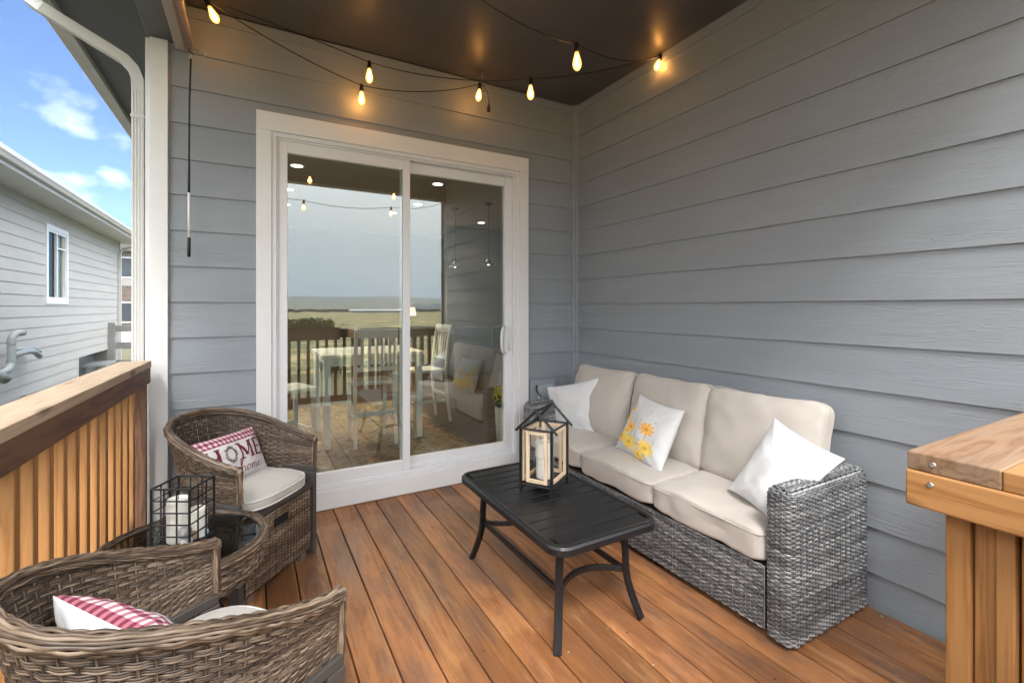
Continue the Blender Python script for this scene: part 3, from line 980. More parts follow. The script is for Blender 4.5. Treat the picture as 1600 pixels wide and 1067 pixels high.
m_.box((X0+.002, .003, A0+.004), (X1-.002, .005, A1-.003)); m_.box((X0+.002, Y1-.005, A0+.004), (X1-.002, Y1-.003, A1-.003))
m_.box((X0+.003, .006, A0+.004), (X0+.005, Y1-.006, A1-.003)); m_.box((X1-.005, .006, A0+.004), (X1-.003, Y1-.006, A1-.003))
m_.build('glass_side', M['clear'], cg)
m_ = MB(); m_.box((X0, Y0, A0-.006), (X1, Y1, A0+.002))
for x_ in (X0+.015, X1-.015):
    for y_ in (Y0+.015, Y1-.015): m_.lathe([(0, 0), (.010, 0), (.008, .018), (.013, A0-.007), (0, A0-.007)], 8, c=(x_, y_, 0))
m_.build('base', M['black'], cg)
def stone(x_, y_, z_, r_, col, k):
    m_ = MB(); pr_ = [(math.sin(a)*r_, -math.cos(a)*r_*.72) for a in np.linspace(0, PI, 9)]
    m_.lathe(pr_, 14, c=(0, 0, 0))
    m_.v = [np.array([[p[0]*(1+.2*noise.noise(Vector((p[0]*30, p[1]*30, k)))), p[1], p[2]*(1+.2*noise.noise(Vector((p[1]*30, p[2]*30, k))))] for p in a]) for a in m_.v]
    o_ = m_.build('stone', paint('stone_%s' % col[3], col[:3], .7, .2, .2), None, smooth=True)
    o_.location = cg.matrix_basis @ Vector((x_, y_, z_)); o_.rotation_euler = (.3*k, .2*k, k)
    return o_
cyl = [(0, 0), (.98, 0), (1, .02), (1, .93), (.93, .99), (.8, 1.0), (.7, .97), (0, .965)]
c1_ = MB(); c1_.lathe([(a*.037, b*.155) for a, b in cyl], 28); o = c1_.build('pillar_candle', M['candle'], None, smooth=False)
m_ = MB(); m_.tube([(0, 0, .148), (0, 0, .163), (.003, 0, .168)], .0013, 5); m_.build('wick', M['blackwire'], o)
o.location = cg.matrix_basis @ Vector((-.085, .062, A0+.003)); tag(o, 'tall cream pillar candle inside the wire grid glass box', 'candle')
c1_ = MB(); c1_.lathe([(a*.031, b*.105) for a, b in cyl], 28); o = c1_.build('pillar_candle', M['candle'], None)
m_ = MB(); m_.tube([(0, 0, .10), (0, 0, .110), (.003, 0, .114)], .0013, 5); m_.build('wick', M['blackwire'], o)
o.location = cg.matrix_basis @ Vector((-.036, .095, A0+.003)); tag(o, 'short cream candle behind the stones in the wire grid glass box', 'candle')
for (x_, y_, z_, r_, col, lab) in ((-.027, .022, .018, .022, (.42, .42, .43, 'a'), 'speckled grey beach stone at the bottom front corner of the wire box'),
                               (-.030, .024, .050, .023, (.30, .28, .30, 'b'), 'mauve grey beach stone lying on the speckled one in wire box'),
                               (-.022, .058, .020, .018, (.36, .26, .18, 'c'), 'small brown beach stone on the right side of the wire box'),
                               (-.018, .100, .018, .020, (.40, .50, .52, 'd'), 'pale blue green sea glass stone at right rear of wire box')):
    o = stone(x_, y_, A0+z_, r_, col, ord(col[3])-90); tag(o, lab, 'stone', 'stones in the candle cage')

# ------------------------------------------------------------------ sofa
so = thing('wicker_sofa', 'grey woven three seat sofa with beige cushions along the slate wall', 'sofa', (-.69, -2.305, 0))
SD, SL = .60, 2.07       # depth in x, length in y (local x to the wall, y to the back wall)
aw = .115
def sweep(S, mb_, Lu, Lv, **k): weave(mb_, S, Lu, Lv, row=.0088, pair=1, half=.021, amp=.0032, th=.0021, seg=3, ribs=5, **k)
def arm(y0, y1, name):
    m_ = MB()
    z1 = .632; rr = .045
    # closed outline of the arm in plan (rounded corners), woven round; the top is a woven band rolled over
    def loop(n=200):
        w0, w1 = 0.0, SD
        r0 = .035
        pts_ = []
        for (cx, cy, a0) in ((w1-r0, y0+r0, -90), (w1-r0, y1-r0, 0), (w0+r0, y1-r0, 90), (w0+r0, y0+r0, 180)):
            for k in range(9):
                a = R(a0+k*90/8); pts_.append((cx+r0*math.cos(a), cy+r0*math.sin(a), math.cos(a), math.sin(a)))
        pts_.append(pts_[0])
        A = np.array(pts_)
        d = np.concatenate([[0], np.cumsum(np.hypot(np.diff(A[:, 0]), np.diff(A[:, 1])))])
        return d, A
    d, A = loop()
    def S(u, v):
        s_ = u*d[-1]
        x_ = np.interp(s_, d, A[:, 0]); y_ = np.interp(s_, d, A[:, 1]); nx = np.interp(s_, d, A[:, 2]); ny = np.interp(s_, d, A[:, 3])
        h_ = .02+v*(z1-.02)
        k = np.clip((h_-(z1-rr))/rr, 0, 1)
        inn = rr*(1-np.sqrt(np.clip(1-k*k, 0, 1)))
        sag = -.055*np.clip((x_-.38)/.22, 0, 1)**2*0
        P = np.stack([x_-nx*inn, y_-ny*inn, h_+sag], 1)
        Nn = np.stack([nx*(1-k*.75), ny*(1-k*.75), k*.9], 1); Nn /= np.linalg.norm(Nn, axis=1, keepdims=True)
        return P, Nn
    weave(m_, S, d[-1], .63, row=.0088, pair=1, half=.021, amp=.0034, th=.0022, seg=3, ribs=5)
    cy = (y0+y1)/2; hw = (y1-y0)/2-.03
    weave(m_, plane_S((.03, cy-hw, z1-.001), (SD-.06, 0, 0), (0, 2*hw, 0), (0, 0, 1)), SD, 2*hw, row=.0098, pair=1, half=.021, amp=.003, th=.0026, seg=3, ribs=5)
    return m_.build(name, M['wick_g'], so, smooth=True)
arm(0, aw, 'arm'); arm(SL-aw, SL, 'arm')
m_ = MB()
m_.box((.012, .012, .022), (SD-.012, aw-.012, .60)); m_.box((.012, SL-aw+.012, .022), (SD-.012, SL-.012, .60))
m_.box((.014, aw, .03), (SD-.08, SL-aw, .285)); m_.box((SD-.075, aw, .03), (SD-.015, SL-aw, .60))
m_.build('core', M['wick_back'], so)
m_ = MB()
third = (SL-2*aw)/3
for k in range(3):
    y0 = aw+k*third+.004
    sweep(plane_S((.008, y0+third-.008, .03), (0, -(third-.008), 0), (0, 0, .262), (-1, 0, 0)), m_, third, .262)
m_.build('front_panel', M['wick_g'], so, smooth=True)
m_ = MB()
sweep(plane_S((SD-.012, aw, .03), (0, SL-2*aw, 0), (0, 0, .59), (1, 0, 0)), m_, SL-2*aw, .59)
sweep(plane_S((SD-.08, SL-aw, .29), (0, -(SL-2*aw), 0), (0, 0, .325), (-1, 0, 0)), m_, SL-2*aw, .325)
sweep(plane_S((SD-.07, aw, .618), (0, SL-2*aw, 0), (.05, 0, 0), (0, 0, 1)), m_, SL-2*aw, .05)
m_.build('back_panel', M['wick_g'], so, smooth=True)
for (x_, y_) in ((.04, .05), (SD-.04, .05), (.04, SL-.05), (SD-.04, SL-.05)): m_ = MB(); m_.box((x_-.02, y_-.02, 0), (x_+.02, y_+.02, .03)); m_.build('foot', M['blackwire'], so)

def cushion_grid(w_, d_, h_, n=5.0, bulge=.12, wr=.006, res=26, seed=0, topsag=0.0, pinch=0.0):
    """superellipsoid cushion centred on origin; wrinkles by noise"""
    faces = []
    t_ = np.linspace(-1, 1, res)
    A, B = np.meshgrid(t_, t_, indexing='ij')
    A = np.sign(A)*np.abs(A)**.75; B = np.sign(B)*np.abs(B)**.75
    O = np.ones_like(A)
    out_ = []
    for (q, fl) in (((A, B, O), 0), ((A, B, -O), 1), ((A, O, B), 1), ((A, -O, B), 0), ((O, A, B), 0), ((-O, A, B), 1)):
        X, Y, Z = q
        r_ = (np.abs(X)**n+np.abs(Y)**n+np.abs(Z)**n)**(-1/n)
        X, Y, Z = X*r_, Y*r_, Z*r_
        bz = 1+bulge*(1-X*X)*(1-Y*Y)*2.0-.10*(np.abs(X)**6+np.abs(Y)**6)
        bz = bz*(1-pinch*6*(np.clip(np.abs(X*Y), 0, 1)**4))
        P = np.stack([X*w_/2*(1-(.03+pinch)*(1-np.abs(Y)**2.5)), Y*d_/2*(1-(.02+pinch)*(1-np.abs(X)**2.5)), Z*h_/2*bz], -1)
        if fl: P = P[:, ::-1]
        out_.append(P)
    rs_ = np.random.RandomState(seed)
    for P in out_:
        for i in range(res):
            for j in range(res):
                p_ = P[i, j]
                q = Vector((p_[0]*5+seed*7.1, p_[1]*5, p_[2]*5))
                dz = noise.noise(q)*wr+noise.noise(q*2.7)*wr*.5
                # radiating creases near the corners
                ex = abs(p_[0])/(w_/2); ey = abs(p_[1])/(d_/2)
                cr_ = max(0, ex+ey-1.2)
                ang = math.atan2(p_[1], p_[0])
                dz += math.sin(ang*26+seed)*.004*cr_
                if topsag and p_[1] > 0: p_[1] -= topsag*(1-ex*ex)*max(0, (p_[1]/(d_/2)))**3
                nn = Vector((p_[0]/(w_/2)**2*.02, p_[1]/(d_/2)**2*.02, p_[2]/(h_/2)**2*.02+1e-6)).normalized()
                P[i, j] = p_+np.array(nn)*dz
    return out_
def cushion(name, m, parent, w_, d_, h_, Mx, **k):
    b = MB()
    for P in cushion_grid(w_, d_, h_, **k): b.grid(P)
    b.v = [np.array([tuple(Mx @ Vector(p)) for p in a]) for a in b.v]
    o_ = b.build(name, m, parent, smooth=True)
    bm = bmesh.new(); bm.from_mesh(o_.data); bmesh.ops.remove_doubles(bm, verts=bm.verts, dist=.0008); bmesh.ops.recalc_face_normals(bm, faces=bm.faces); bm.to_mesh(o_.data); bm.free()
    o_.data.polygons.foreach_set('use_smooth', [True]*len(o_.data.polygons))
    return o_
for k in range(3):
    yc = aw+third*(k+.5)
    Mx = Matrix.Translation((.255, yc, .372+.004*k)) @ Matrix.Rotation(R((-1, 1, .5)[k]*.6), 4, 'Z')
    cc = cushion('seat_cushion', M['cush'], so, .545, third+.004, .150, Mx, n=14, bulge=.03, wr=.013, seed=k+1)
    pp = []
    for a in np.linspace(0, 2*PI, 97)[:-1]:
        c_, s_ = math.cos(a), math.sin(a); r_ = (abs(c_)**16+abs(s_)**16)**(-1/16)
        X_, Y_ = c_*r_, s_*r_
        pp.append(tuple(Mx @ Vector((X_*.545/2*(1-.03*(1-abs(Y_)**2.5))*1.0, Y_*(third+.004)/2*(1-.02*(1-abs(X_)**2.5)), .046))))
    b = MB(); b.tube(pp, .003, 6, closed=True); b.build('piping', M['cush'], cc, smooth=True)
    lean = Matrix.Rotation(R(-90), 4, 'Z') @ Matrix.Rotation(R(90-12-k), 4, 'X')
    Mx = Matrix.Translation((.475-.01*k, yc+(.01, -.005, .012)[k], .665)) @ Matrix.Rotation(R((2, -1.5, 1)[k]), 4, 'Z') @ lean
    bc = cushion('back_cushion', M['cush'], so, third+.045, .52, .155, Mx, n=6.5, bulge=.26, wr=.014, seed=k+5, topsag=.012, pinch=.045)
    pp = []
    for a in np.linspace(0, 2*PI, 73)[:-1]:
        c_, s_ = math.cos(a), math.sin(a)
        r_ = (abs(c_)**7.5+abs(s_)**7.5)**(-1/7.5)
        X_, Y_ = c_*r_, s_*r_
        x_ = X_*(third+.045)/2*(1-.075*(1-abs(Y_)**2.5)); y_ = Y_*.26*(1-.065*(1-abs(X_)**2.5))-(.012*(1-X_*X_)*max(0, Y_)**3)
        pp.append(tuple(Mx @ Vector((x_*.998, y_*.998, .030+.004*math.sin(a*5)))))
    b = MB(); b.tube(pp, .0035, 6, closed=True); b.build('piping', M['cush'], bc, smooth=True)

# ------------------------------------------------------------------ throw pillows
def pillow_fn(cs, th, pinch=.07, ex=.5, wr=.006, seed=0, sag=0.0):
    c0, c1, c2, c3 = [Vector(c) for c in cs]     # TL TR BR BL
    nrm = ((c1-c0).cross(c3-c0)+(c1-c2).cross(c3-c2)*-1)
    nrm = (c3-c0).cross(c1-c0).normalized()
    if nrm.dot(CAM-(c0+c1+c2+c3)/4) < 0: nrm = -nrm
    cen = (c0+c1+c2+c3)/4
    def fn(a, b, side):
        # a right -1..1, b up -1..1
        aa = a*(1-pinch*(1-b*b)); bb_ = b*(1-pinch*(1-a*a))
        u, v = (aa+1)/2, (1-bb_)/2
        p_ = c0*(1-u)*(1-v)+c1*u*(1-v)+c2*u*v+c3*(1-u)*v
        t_ = th/2*max(0, (1-a*a))**ex*max(0, (1-b*b))**ex
        edge = max(abs(a), abs(b))
        q = Vector((a*2.2+seed, b*2.2, side*3.3))
        w_ = noise.noise(q)*wr*(1-edge**4)*2+noise.noise(q*3)*wr*.6*(1-edge**6)
        ang = math.atan2(b, a); cr_ = max(0, abs(a)+abs(b)-.7)*(1-edge**8)
        w_ += math.sin(ang*17+seed*3)*wr*.9*cr_
        return p_+nrm*(side*t_+w_)
    return fn, nrm
def pillow(name, label, cs, th, m, parent=None, **k):
    fn, nrm = pillow_fn(cs, th, **k)
    b = MB(); n = 36
    t_ = np.sin(np.linspace(-PI/2, PI/2, n))
    for sd_ in (1, -1):
        G_ = np.array([[tuple(fn(a, c_, sd_)) for c_ in t_] for a in t_])
        if sd_ < 0: G_ = G_[::-1]
        A, Bq = np.meshgrid(t_, t_, indexing='ij')
        if sd_ < 0: A = A[::-1]; Bq = Bq[::-1]
        b.grid(G_, t=np.stack([A, Bq, np.full_like(A, float(sd_))], -1).reshape(-1, 3))
    o_ = b.build(name, m, parent, smooth=True)
    if label: tag(o_, label, 'pillow', 'throw pillows on the sofa')
    return o_, fn, nrm
def lettering(fn, strokes, name, m, parent, w_=.01, lift=.0012):
    """strokes: list of polylines in pillow coords (a,b) with widths"""
    b = MB()
    for st_ in strokes:
        pts_, wd = st_
        for (p0, p1) in zip(pts_, pts_[1:]):
            n = max(1, int(math.hypot(p1[0]-p0[0], p1[1]-p0[1])/.05))
            d = Vector((p1[0]-p0[0], p1[1]-p0[1])); 
            if d.length < 1e-6: continue
            nn = Vector((-d.y, d.x)).normalized()
            vs = []
            for i in range(n+1):
                f_ = i/n
                q = Vector((p0[0]+d.x*f_, p0[1]+d.y*f_))
                for sg in (-1, 1):
                    r_ = q+nn*sg*wd/2
                    P = fn(r_.x, r_.y, 1); vs.append(tuple(P+_nrm[0]*lift))
            b.add(vs, [(2*i, 2*i+1, 2*i+3, 2*i+2) for i in range(n)])
    return b.build(name, m, parent)
_nrm = [Vector((0, 0, 1))]
pillow('throw_pillow', 'plain white square pillow at the far end of the sofa behind the lantern', [(-.459, -.235, .719), (-.288, -.66, .839), (-.33, -.724, .41), (-.42, -.225, .39)], .15, M['wpil'], seed=1)
pillow('throw_pillow', 'plain white pillow tipped on its corner against the near sofa arm', [(-.37, -2.04, .835), (-.38, -2.345, .73), (-.60, -2.19, .435), (-.49, -1.88, .47)], .12, M['wpil'], seed=4, wr=.006, ex=.62)
# flowered pillow with a printed pattern
mf = mat('pillow_floral', (.8, .8, .78), .9)
g = NT(mf); tcv = g.attr('tc')
sp = g.n('ShaderNodeSeparateXYZ'); g.l(tcv, sp.inputs[0])
colr = None
base = g.mix(0.0, (.62, .62, .61), (.62, .62, .61))
def flower(base, cx, cy, rad, col, petals=9, ph=0.0):
    dx = g.math('SUBTRACT', sp.outputs['X'], cx); dy = g.math('MULTIPLY', g.math('SUBTRACT', sp.outputs['Y'], cy), 1.35)
    ang = g.math('ARCTAN2', dy, dx)
    rr = g.math('SQRT', g.math('ADD', g.math('MULTIPLY', dx, dx), g.math('MULTIPLY', dy, dy)))
    pet = g.math('ABSOLUTE', g.math('COSINE', g.math('ADD', g.math('MULTIPLY', ang, petals/2), ph)))
    lim = g.math('MULTIPLY', g.math('ADD', g.math('MULTIPLY', pet, .5), .5), rad)
    f = g.rng(g.math('SUBTRACT', lim, rr), 0, .025, 0, .95)
    sh = g.noise(g.mapping(tcv, (9, 9, 9)), 1, 3, .6)
    cc_ = g.mix(g.rng(sh, .3, .7, 0, 1), col, tuple(min(1, x_*1.4+.06) for x_ in col))
    cc_ = g.mix(g.rng(rr, rad*.1, rad*.28, .8, 0), cc_, tuple(x_*.5 for x_ in col))
    return g.mix(f, base, cc_)
def stem(base, x0, y0, x1, y1, wd=.008):
    # distance to a segment
    L2 = (x1-x0)**2+(y1-y0)**2
    dx = g.math('SUBTRACT', sp.outputs['X'], x0); dy = g.math('SUBTRACT', sp.outputs['Y'], y0)
    t_ = g.math('DIVIDE', g.math('ADD', g.math('MULTIPLY', dx, x1-x0), g.math('MULTIPLY', dy, y1-y0)), L2, True)
    ex = g.math('SUBTRACT', dx, g.math('MULTIPLY', t_, x1-x0)); ey = g.math('SUBTRACT', dy, g.math('MULTIPLY', t_, y1-y0))
    rr = g.math('SQRT', g.math('ADD', g.math('MULTIPLY', ex, ex), g.math('MULTIPLY', ey, ey)))
    return g.mix(g.rng(rr, wd*.6, wd*1.6, .8, 0), base, (.22, .22, .10))
for a in ((-.08, -.7, -.05, .22), (-.3, -.7, -.25, .1), (.62, -.7, .64, -.28), (.1, -.8, .15, -.42), (-.52, -.7, -.55, .1), (.35, -.8, .3, .0)): base = stem(base, *a)
Y1_, Y2_ = (.85, .36, .03), (.90, .50, .05)
for a in ((.28, .02, .33, Y1_), (-.42, -.12, .27, Y1_), (-.78, .12, .22, Y2_), (-.72, .45, .16, Y2_), (-.70, -.55, .28, Y2_), (-.28, -.62, .38, Y2_), (.42, -.55, .36, Y2_), (.18, -.85, .26, Y2_), (-.58, -.3, .2, Y2_)): base = flower(base, *a)
for a in ((-.05, .25, .05, (.25, .27, .10)), (-.32, .1, .045, (.25, .27, .10)), (.65, -.24, .05, (.25, .27, .10)), (.16, -.4, .045, (.25, .27, .10)), (.48, .32, .05, (.25, .16, .18)), (.15, .62, .04, (.2, .15, .15))): base = flower(base, *a, petals=5)
ssd = g.math('GREATER_THAN', sp.outputs['Z'], 0.0)
g.col(g.mix(ssd, (.62, .62, .61), base))
g.bump(g.noise(g.n('ShaderNodeTexCoord').outputs['Object'], 700, 2, .5), .1, .002)
pillow('throw_pillow', 'white pillow printed with yellow daisies in the middle of the sofa', [(-.30, -1.10, .79), (-.388, -1.53, .772), (-.535, -1.49, .42), (-.46, -1.04, .45)], .15, mf, seed=2, wr=.007)

# small lumbar pillows reading HOME home, gingham band along the top
mh = mat('pillow_home', (.78, .74, .73), .9)
g = NT(mh); tcv = g.attr('tc')
sp = g.n('ShaderNodeSeparateXYZ'); g.l(tcv, sp.inputs[0])
def stripes(s_, k, ph=0.0): return g.math('GREATER_THAN', g.math('FRACT', g.math('ADD', g.math('MULTIPLY', s_, k), ph)), .5)
s1 = stripes(sp.outputs['X'], 8); s2 = stripes(sp.outputs['Y'], 4.6, .1)
ginghm = g.ramp(g.math('MULTIPLY', g.math('ADD', s1, s2), .5), [(0, (.60, .55, .55)), (.3, (.37, .13, .165)), (.7, (.16, .018, .045))], 'CONSTANT')
front = g.math('GREATER_THAN', sp.outputs['Z'], 0.0)
band = g.math('MULTIPLY', g.math('GREATER_THAN', sp.outputs['Y'], .55), front)
pl = g.math('LESS_THAN', g.math('FRACT', g.math('MULTIPLY', sp.outputs['X'], 2.6)), .02)
cb = g.mix(g.math('MULTIPLY', pl, .35), (.62, .58, .575), (.36, .34, .34))
cb = g.mix(g.math('SUBTRACT', 1.0, front), cb, (.62, .62, .62))
g.col(g.mix(band, cb, ginghm))
g.bump(g.noise(g.n('ShaderNodeTexCoord').outputs['Object'], 700, 2, .5), .1, .002)
def serifs(x0, x1, y, w_=.045): return ([(x0, y), (x1, y)], w_)
def home_strokes(y0=-.28, y1=.42):
    W = .115; t_ = .03
    S_ = []
    def vbar(x, w_=W): S_.append(([(x, y0), (x, y1)], w_)); 
    def ser(x, y, hw=.085): S_.append(([(x-hw, y), (x+hw, y)], .06))
    # H
    for x in (-.84, -.56):
        vbar(x, .085)
        for y in (y0, y1): ser(x, y, .075)
    S_.append(([(-.84, .07), (-.56, .07)], .07))
    # M
    xm = .10
    vbar(xm, .05); vbar(xm+.34, .085)
    S_.append(([(xm, y1), (xm+.17, y0+.1)], .085)); S_.append(([(xm+.17, y0+.1), (xm+.34, y1)], .04))
    for x in (xm, xm+.34):
        ser(x, y0, .075)
    ser(xm-.02, y1, .06); ser(xm+.36, y1, .06)
    # E
    xe = .64
    vbar(xe, .085)
    S_.append(([(xe-.06, y1), (xe+.23, y1)], .07)); S_.append(([(xe-.06, y0), (xe+.24, y0)], .07)); S_.append(([(xe, .07), (xe+.16, .07)], .06))
    S_.append(([(xe+.22, y1), (xe+.22, y1-.16)], .03)); S_.append(([(xe+.23, y0), (xe+.23, y0+.16)], .03)); S_.append(([(xe+.16, .0), (xe+.16, .14)], .03))
    return S_
def script_strokes():
    S_ = []
    def sc_(pts_, w_=.022): S_.append(([(-.02+p[0]*.95, -.66+p[1]*1.3) for p in pts_], w_))
    arc = lambda cx, cy, rx, ry, a0, a1, n=12: [(cx+rx*math.cos(R(a0+(a1-a0)*i/n)), cy+ry*math.sin(R(a0+(a1-a0)*i/n))) for i in range(n+1)]
    sc_([(-.06, -.12), (.02, .06), (.09, .24)]+arc(.06, .26, .03, .05, 0, 170, 6)+[(.02, .1), (.0, -.12)], .03)
    sc_([(.0, -.06), (.05, .03)]+arc(.09, .0, .035, .055, 120, 0, 6)+[(.12, -.1), (.16, -.11), (.19, -.05)])
    sc_(arc(.25, -.03, .055, .08, 0, 360, 14), .026)
    sc_([(.29, .02), (.34, .03), (.37, -.0)], .018)
    sc_([(.37, .04), (.365, -.12)], .028); sc_([(.37, -.02)]+arc(.42, -.0, .035, .05, 150, 0, 6)+[(.45, -.12)], .024)
    sc_([(.45, -.02)]+arc(.50, -.0, .035, .05, 150, 0, 6)+[(.535, -.1), (.57, -.11), (.61, -.05)], .024)
    sc_([(.60, -.05), (.66, -.01)]+arc(.66, .01, .035, .04, 0, 180, 8)+arc(.68, -.03, .055, .08, 180, 330, 8)+[(.80, -.04)], .022)
    sc_([(-.06, -.12), (-.16, -.14), (-.2, -.1)], .018)
    return S_
def home_pillow(cs, label, seed, th=.12):
    o_, fn, nrm = pillow('lumbar_pillow', None, cs, th, mh, seed=seed, pinch=.05, wr=.005)
    tag(o_, label, 'pillow', 'small pillows with gingham band on the tub chairs')
    _nrm[0] = nrm
    lettering(fn, home_strokes(), 'lettering', M['darkred'], o_)
    lettering(fn, script_strokes(), 'script_lettering', M['darkred'], o_)
    # wreath in place of the O
    b = MB()
    random.seed(5)
    for k in range(210):
        a = random.random()*2*PI; r_ = random.gauss(.175, .022)
        ca, cb_ = -.215+r_*math.cos(a)*.82, .06+r_*math.sin(a)*1.75
        P = fn(ca, cb_, 1)+nrm*(.0012+random.random()*.0012)
        e1 = (fn(ca+.01, cb_, 1)-fn(ca, cb_, 1)).normalized(); e2 = nrm.cross(e1)
        th_ = random.random()*PI
        d1 = e1*math.cos(th_)+e2*math.sin(th_); d2 = nrm.cross(d1)
        b.add([tuple(P-d1*.006), tuple(P+d2*.0017), tuple(P+d1*.006), tuple(P-d2*.0017)], [(0, 1, 2, 3)])
    b.build('wreath_print', M['wreath'], o_)
    return o_
home_pillow([(-2.795, -.69, .705), (-2.525, -.365, .695), (-2.450, -.450, .475), (-2.72, -.775, .487)], 'gingham topped lumbar pillow reading HOME in the far tub chair', 3)
# near chair pillow, placed in the chair's own frame
Mb = Matrix.Translation(chB.location) @ Matrix.Rotation(chB.rotation_euler.z, 4, 'Z')
cB = [Mb @ Vector(p) for p in ((-.19, -.40, .715), (.21, -.36, .70), (.21, -.25, .485), (-.19, -.29, .485))]
# the front of this one faces into the chair, away from the viewer
_c = CAM.copy(); CAM = Mb @ Vector((0, 3, 1.5))
home_pillow([tuple(cB[1]), tuple(cB[0]), tuple(cB[3]), tuple(cB[2])], 'lumbar pillow with red gingham band in the near tub chair, seen from behind', 6, th=.14)
CAM = _c

# ------------------------------------------------------------------ coffee table
ct = thing('coffee_table', 'black slatted metal coffee table with rounded corners in front of the sofa', 'coffee table', (-1.265, -1.45, 0))
TX, TY, THt = .275, .478, .45
m_ = MB()
def rrect(w_, h_, r_, n=7):
    o_ = []
    for cx, cy, a0 in ((w_-r_, h_-r_, 0), (-w_+r_, h_-r_, 90), (-w_+r_, -h_+r_, 180), (w_-r_, -h_+r_, 270)):
        for k in range(n+1): a = R(a0+90*k/n); o_.append((cx+r_*math.cos(a), cy+r_*math.sin(a)))
    return o_
def frame_loop(b, ro, wid, z0, z1):
    outer = rrect(TX, TY, ro); inner = rrect(TX-wid, TY-wid, max(.012, ro-wid)); n = len(outer)
    prof_o = [(0, z0), (0, z1-.010), (.25, z1-.002), (.45, z1)]
    rings = []
    for t_, z_ in prof_o: rings.append([((1-t_)*o_[0]+t_*i_[0], (1-t_)*o_[1]+t_*i_[1], z_) for o_, i_ in zip(outer, inner)])
    rings.append([(i_[0], i_[1], z1-.003) for i_ in inner]); rings.append([(i_[0], i_[1], z0+.008) for i_ in inner])
    G_ = np.array(rings).transpose(1, 0, 2)
    b.grid(G_, closed_u=True)
frame_loop(m_, .075, .032, THt-.034, THt)
m_.build('top_frame', M['black'], ct, smooth=False, bevel=0)
ns = 12
m_ = MB()
inner_y = TY-.032
sp_ = 2*inner_y/ns
for k in range(ns):
    y0 = -inner_y+k*sp_
    e = .0
    cut = .018 if k in (0, ns-1) else 0
    m_.box((-TX+.031+cut, y0+.0045, THt-.016), (TX-.031-cut, y0+sp_-.0045, THt-.004), along=0)
m_.build('slats', M['black'], ct, bevel=.0025)
m_ = MB(); m_.box((-.02, -inner_y, THt-.030), (.02, inner_y, THt-.0145)); m_.box((-TX+.02, -inner_y+.01, THt-.030), (-TX+.05, inner_y-.01, THt-.0145)); m_.box((TX-.05, -inner_y+.01, THt-.030), (TX-.02, inner_y-.01, THt-.0145))
m_.build('support_bar', M['black'], ct)
legpts = {}
for sx in (-1, 1):
    for sy in (-1, 1):
        pr_ = [(0.0, .0, THt-.03), (.0, .0, .36), (.004, .003, .28), (0, 0, .2), (-.0, .0, .14), (.0, .0, .07), (0, 0, 0)]
        xs_ = [.165, .172, .178, .180, .188, .203, .222]; ys_ = [.345, .350, .353, .356, .364, .383, .405]
        pts_ = [(sx*a, sy*b_, p_[2]) for a, b_, p_ in zip(xs_, ys_, pr_)]
        # smooth
        P = []
        for i in range(len(pts_)-1):
            for f_ in np.linspace(0, 1, 4)[:-1]:
                p0 = pts_[max(0, i-1)]; p1 = pts_[i]; p2 = pts_[i+1]; p3 = pts_[min(len(pts_)-1, i+2)]
                P.append(tuple(.5*((2*p1[k])+(-p0[k]+p2[k])*f_+(2*p0[k]-5*p1[k]+4*p2[k]-p3[k])*f_**2+(-p0[k]+3*p1[k]-3*p2[k]+p3[k])*f_**3) for k in range(3)))
        P.append(pts_[-1])
        b = MB(); b.tube(P, 0, flat=(.032, .018), up=(sx*.25, sy*1.0, 0)); b.build('leg', M['black'], ct, bevel=.003)
m_ = MB()
for sx in (-1, 1): m_.tube([(sx*.172, -.35, .205), (sx*.172, .35, .205)], 0, flat=(.014, .026), up=(0, 0, 1))
for sy in (-1, 1):
    m_.tube([(x_, sy*(.352-.085*(1-(x_/.172)**2)), .205) for x_ in np.linspace(-.166, .166, 11)], 0, flat=(.014, .026), up=(0, 0, 1))
m_.build('stretcher', M['black'], ct, bevel=.003)

# ------------------------------------------------------------------ lantern on the coffee table
ang = math.atan2(-1.387+1.508, -1.092+1.278)
ln = thing('lantern', 'house shaped black wire and pine lantern holding a white candle on the coffee table', 'lantern', (-1.278, -1.508, THt), ang)
LX, LY, LH = .205, .165, .318
m_ = MB()
r_ = .0062
C4 = [(0, 0), (LX, 0), (LX, LY), (0, LY)]
for x_, y_ in C4: m_.box((x_-.006, y_-.006, 0), (x_+.006, y_+.006, LH), along=2)
for z_ in (.042, LH-.006):
    for (a, b_) in zip(C4, C4[1:]+C4[:1]): m_.tube([(a[0], a[1], z_), (b_[0], b_[1], z_)], .005, 8)
hr = .088
for x_ in (0, LX):
    m_.tube([(x_, -.028, LH-.018), (x_, LY/2, LH+hr)], .0068, 8)
    m_.tube([(x_, LY+.028, LH-.018), (x_, LY/2, LH+hr)], .0068, 8)
m_.tube([(0, LY/2, LH+hr-.002), (LX, LY/2, LH+hr-.002)], .0058, 8)
m_.build('wire_frame', M['black'], ln)
m_ = MB()
z0_, z1_ = .052, LH-.014
wf = .018; tk = .010
def wframe(p0, p1, nrm):
    p0 = Vector(p0); p1 = Vector(p1); d = (p1-p0); Ln = d.length; d.normalize(); nrm = Vector(nrm)
    Mx = Matrix(((d.x, nrm.x, 0, p0.x), (d.y, nrm.y, 0, p0.y), (0, 0, 1, 0), (0, 0, 0, 1)))
    m_.box((.010, .002, z0_), (.010+wf, .002+tk, z1_), along=2, M=Mx); m_.box((Ln-.010-wf, .002, z0_), (Ln-.010, .002+tk, z1_), along=2, M=Mx)
    m_.box((.010+wf, .002, z0_), (Ln-.010-wf, .002+tk, z0_+wf), along=0, M=Mx); m_.box((.010+wf, .002, z1_-wf), (Ln-.010-wf, .002+tk, z1_), along=0, M=Mx)
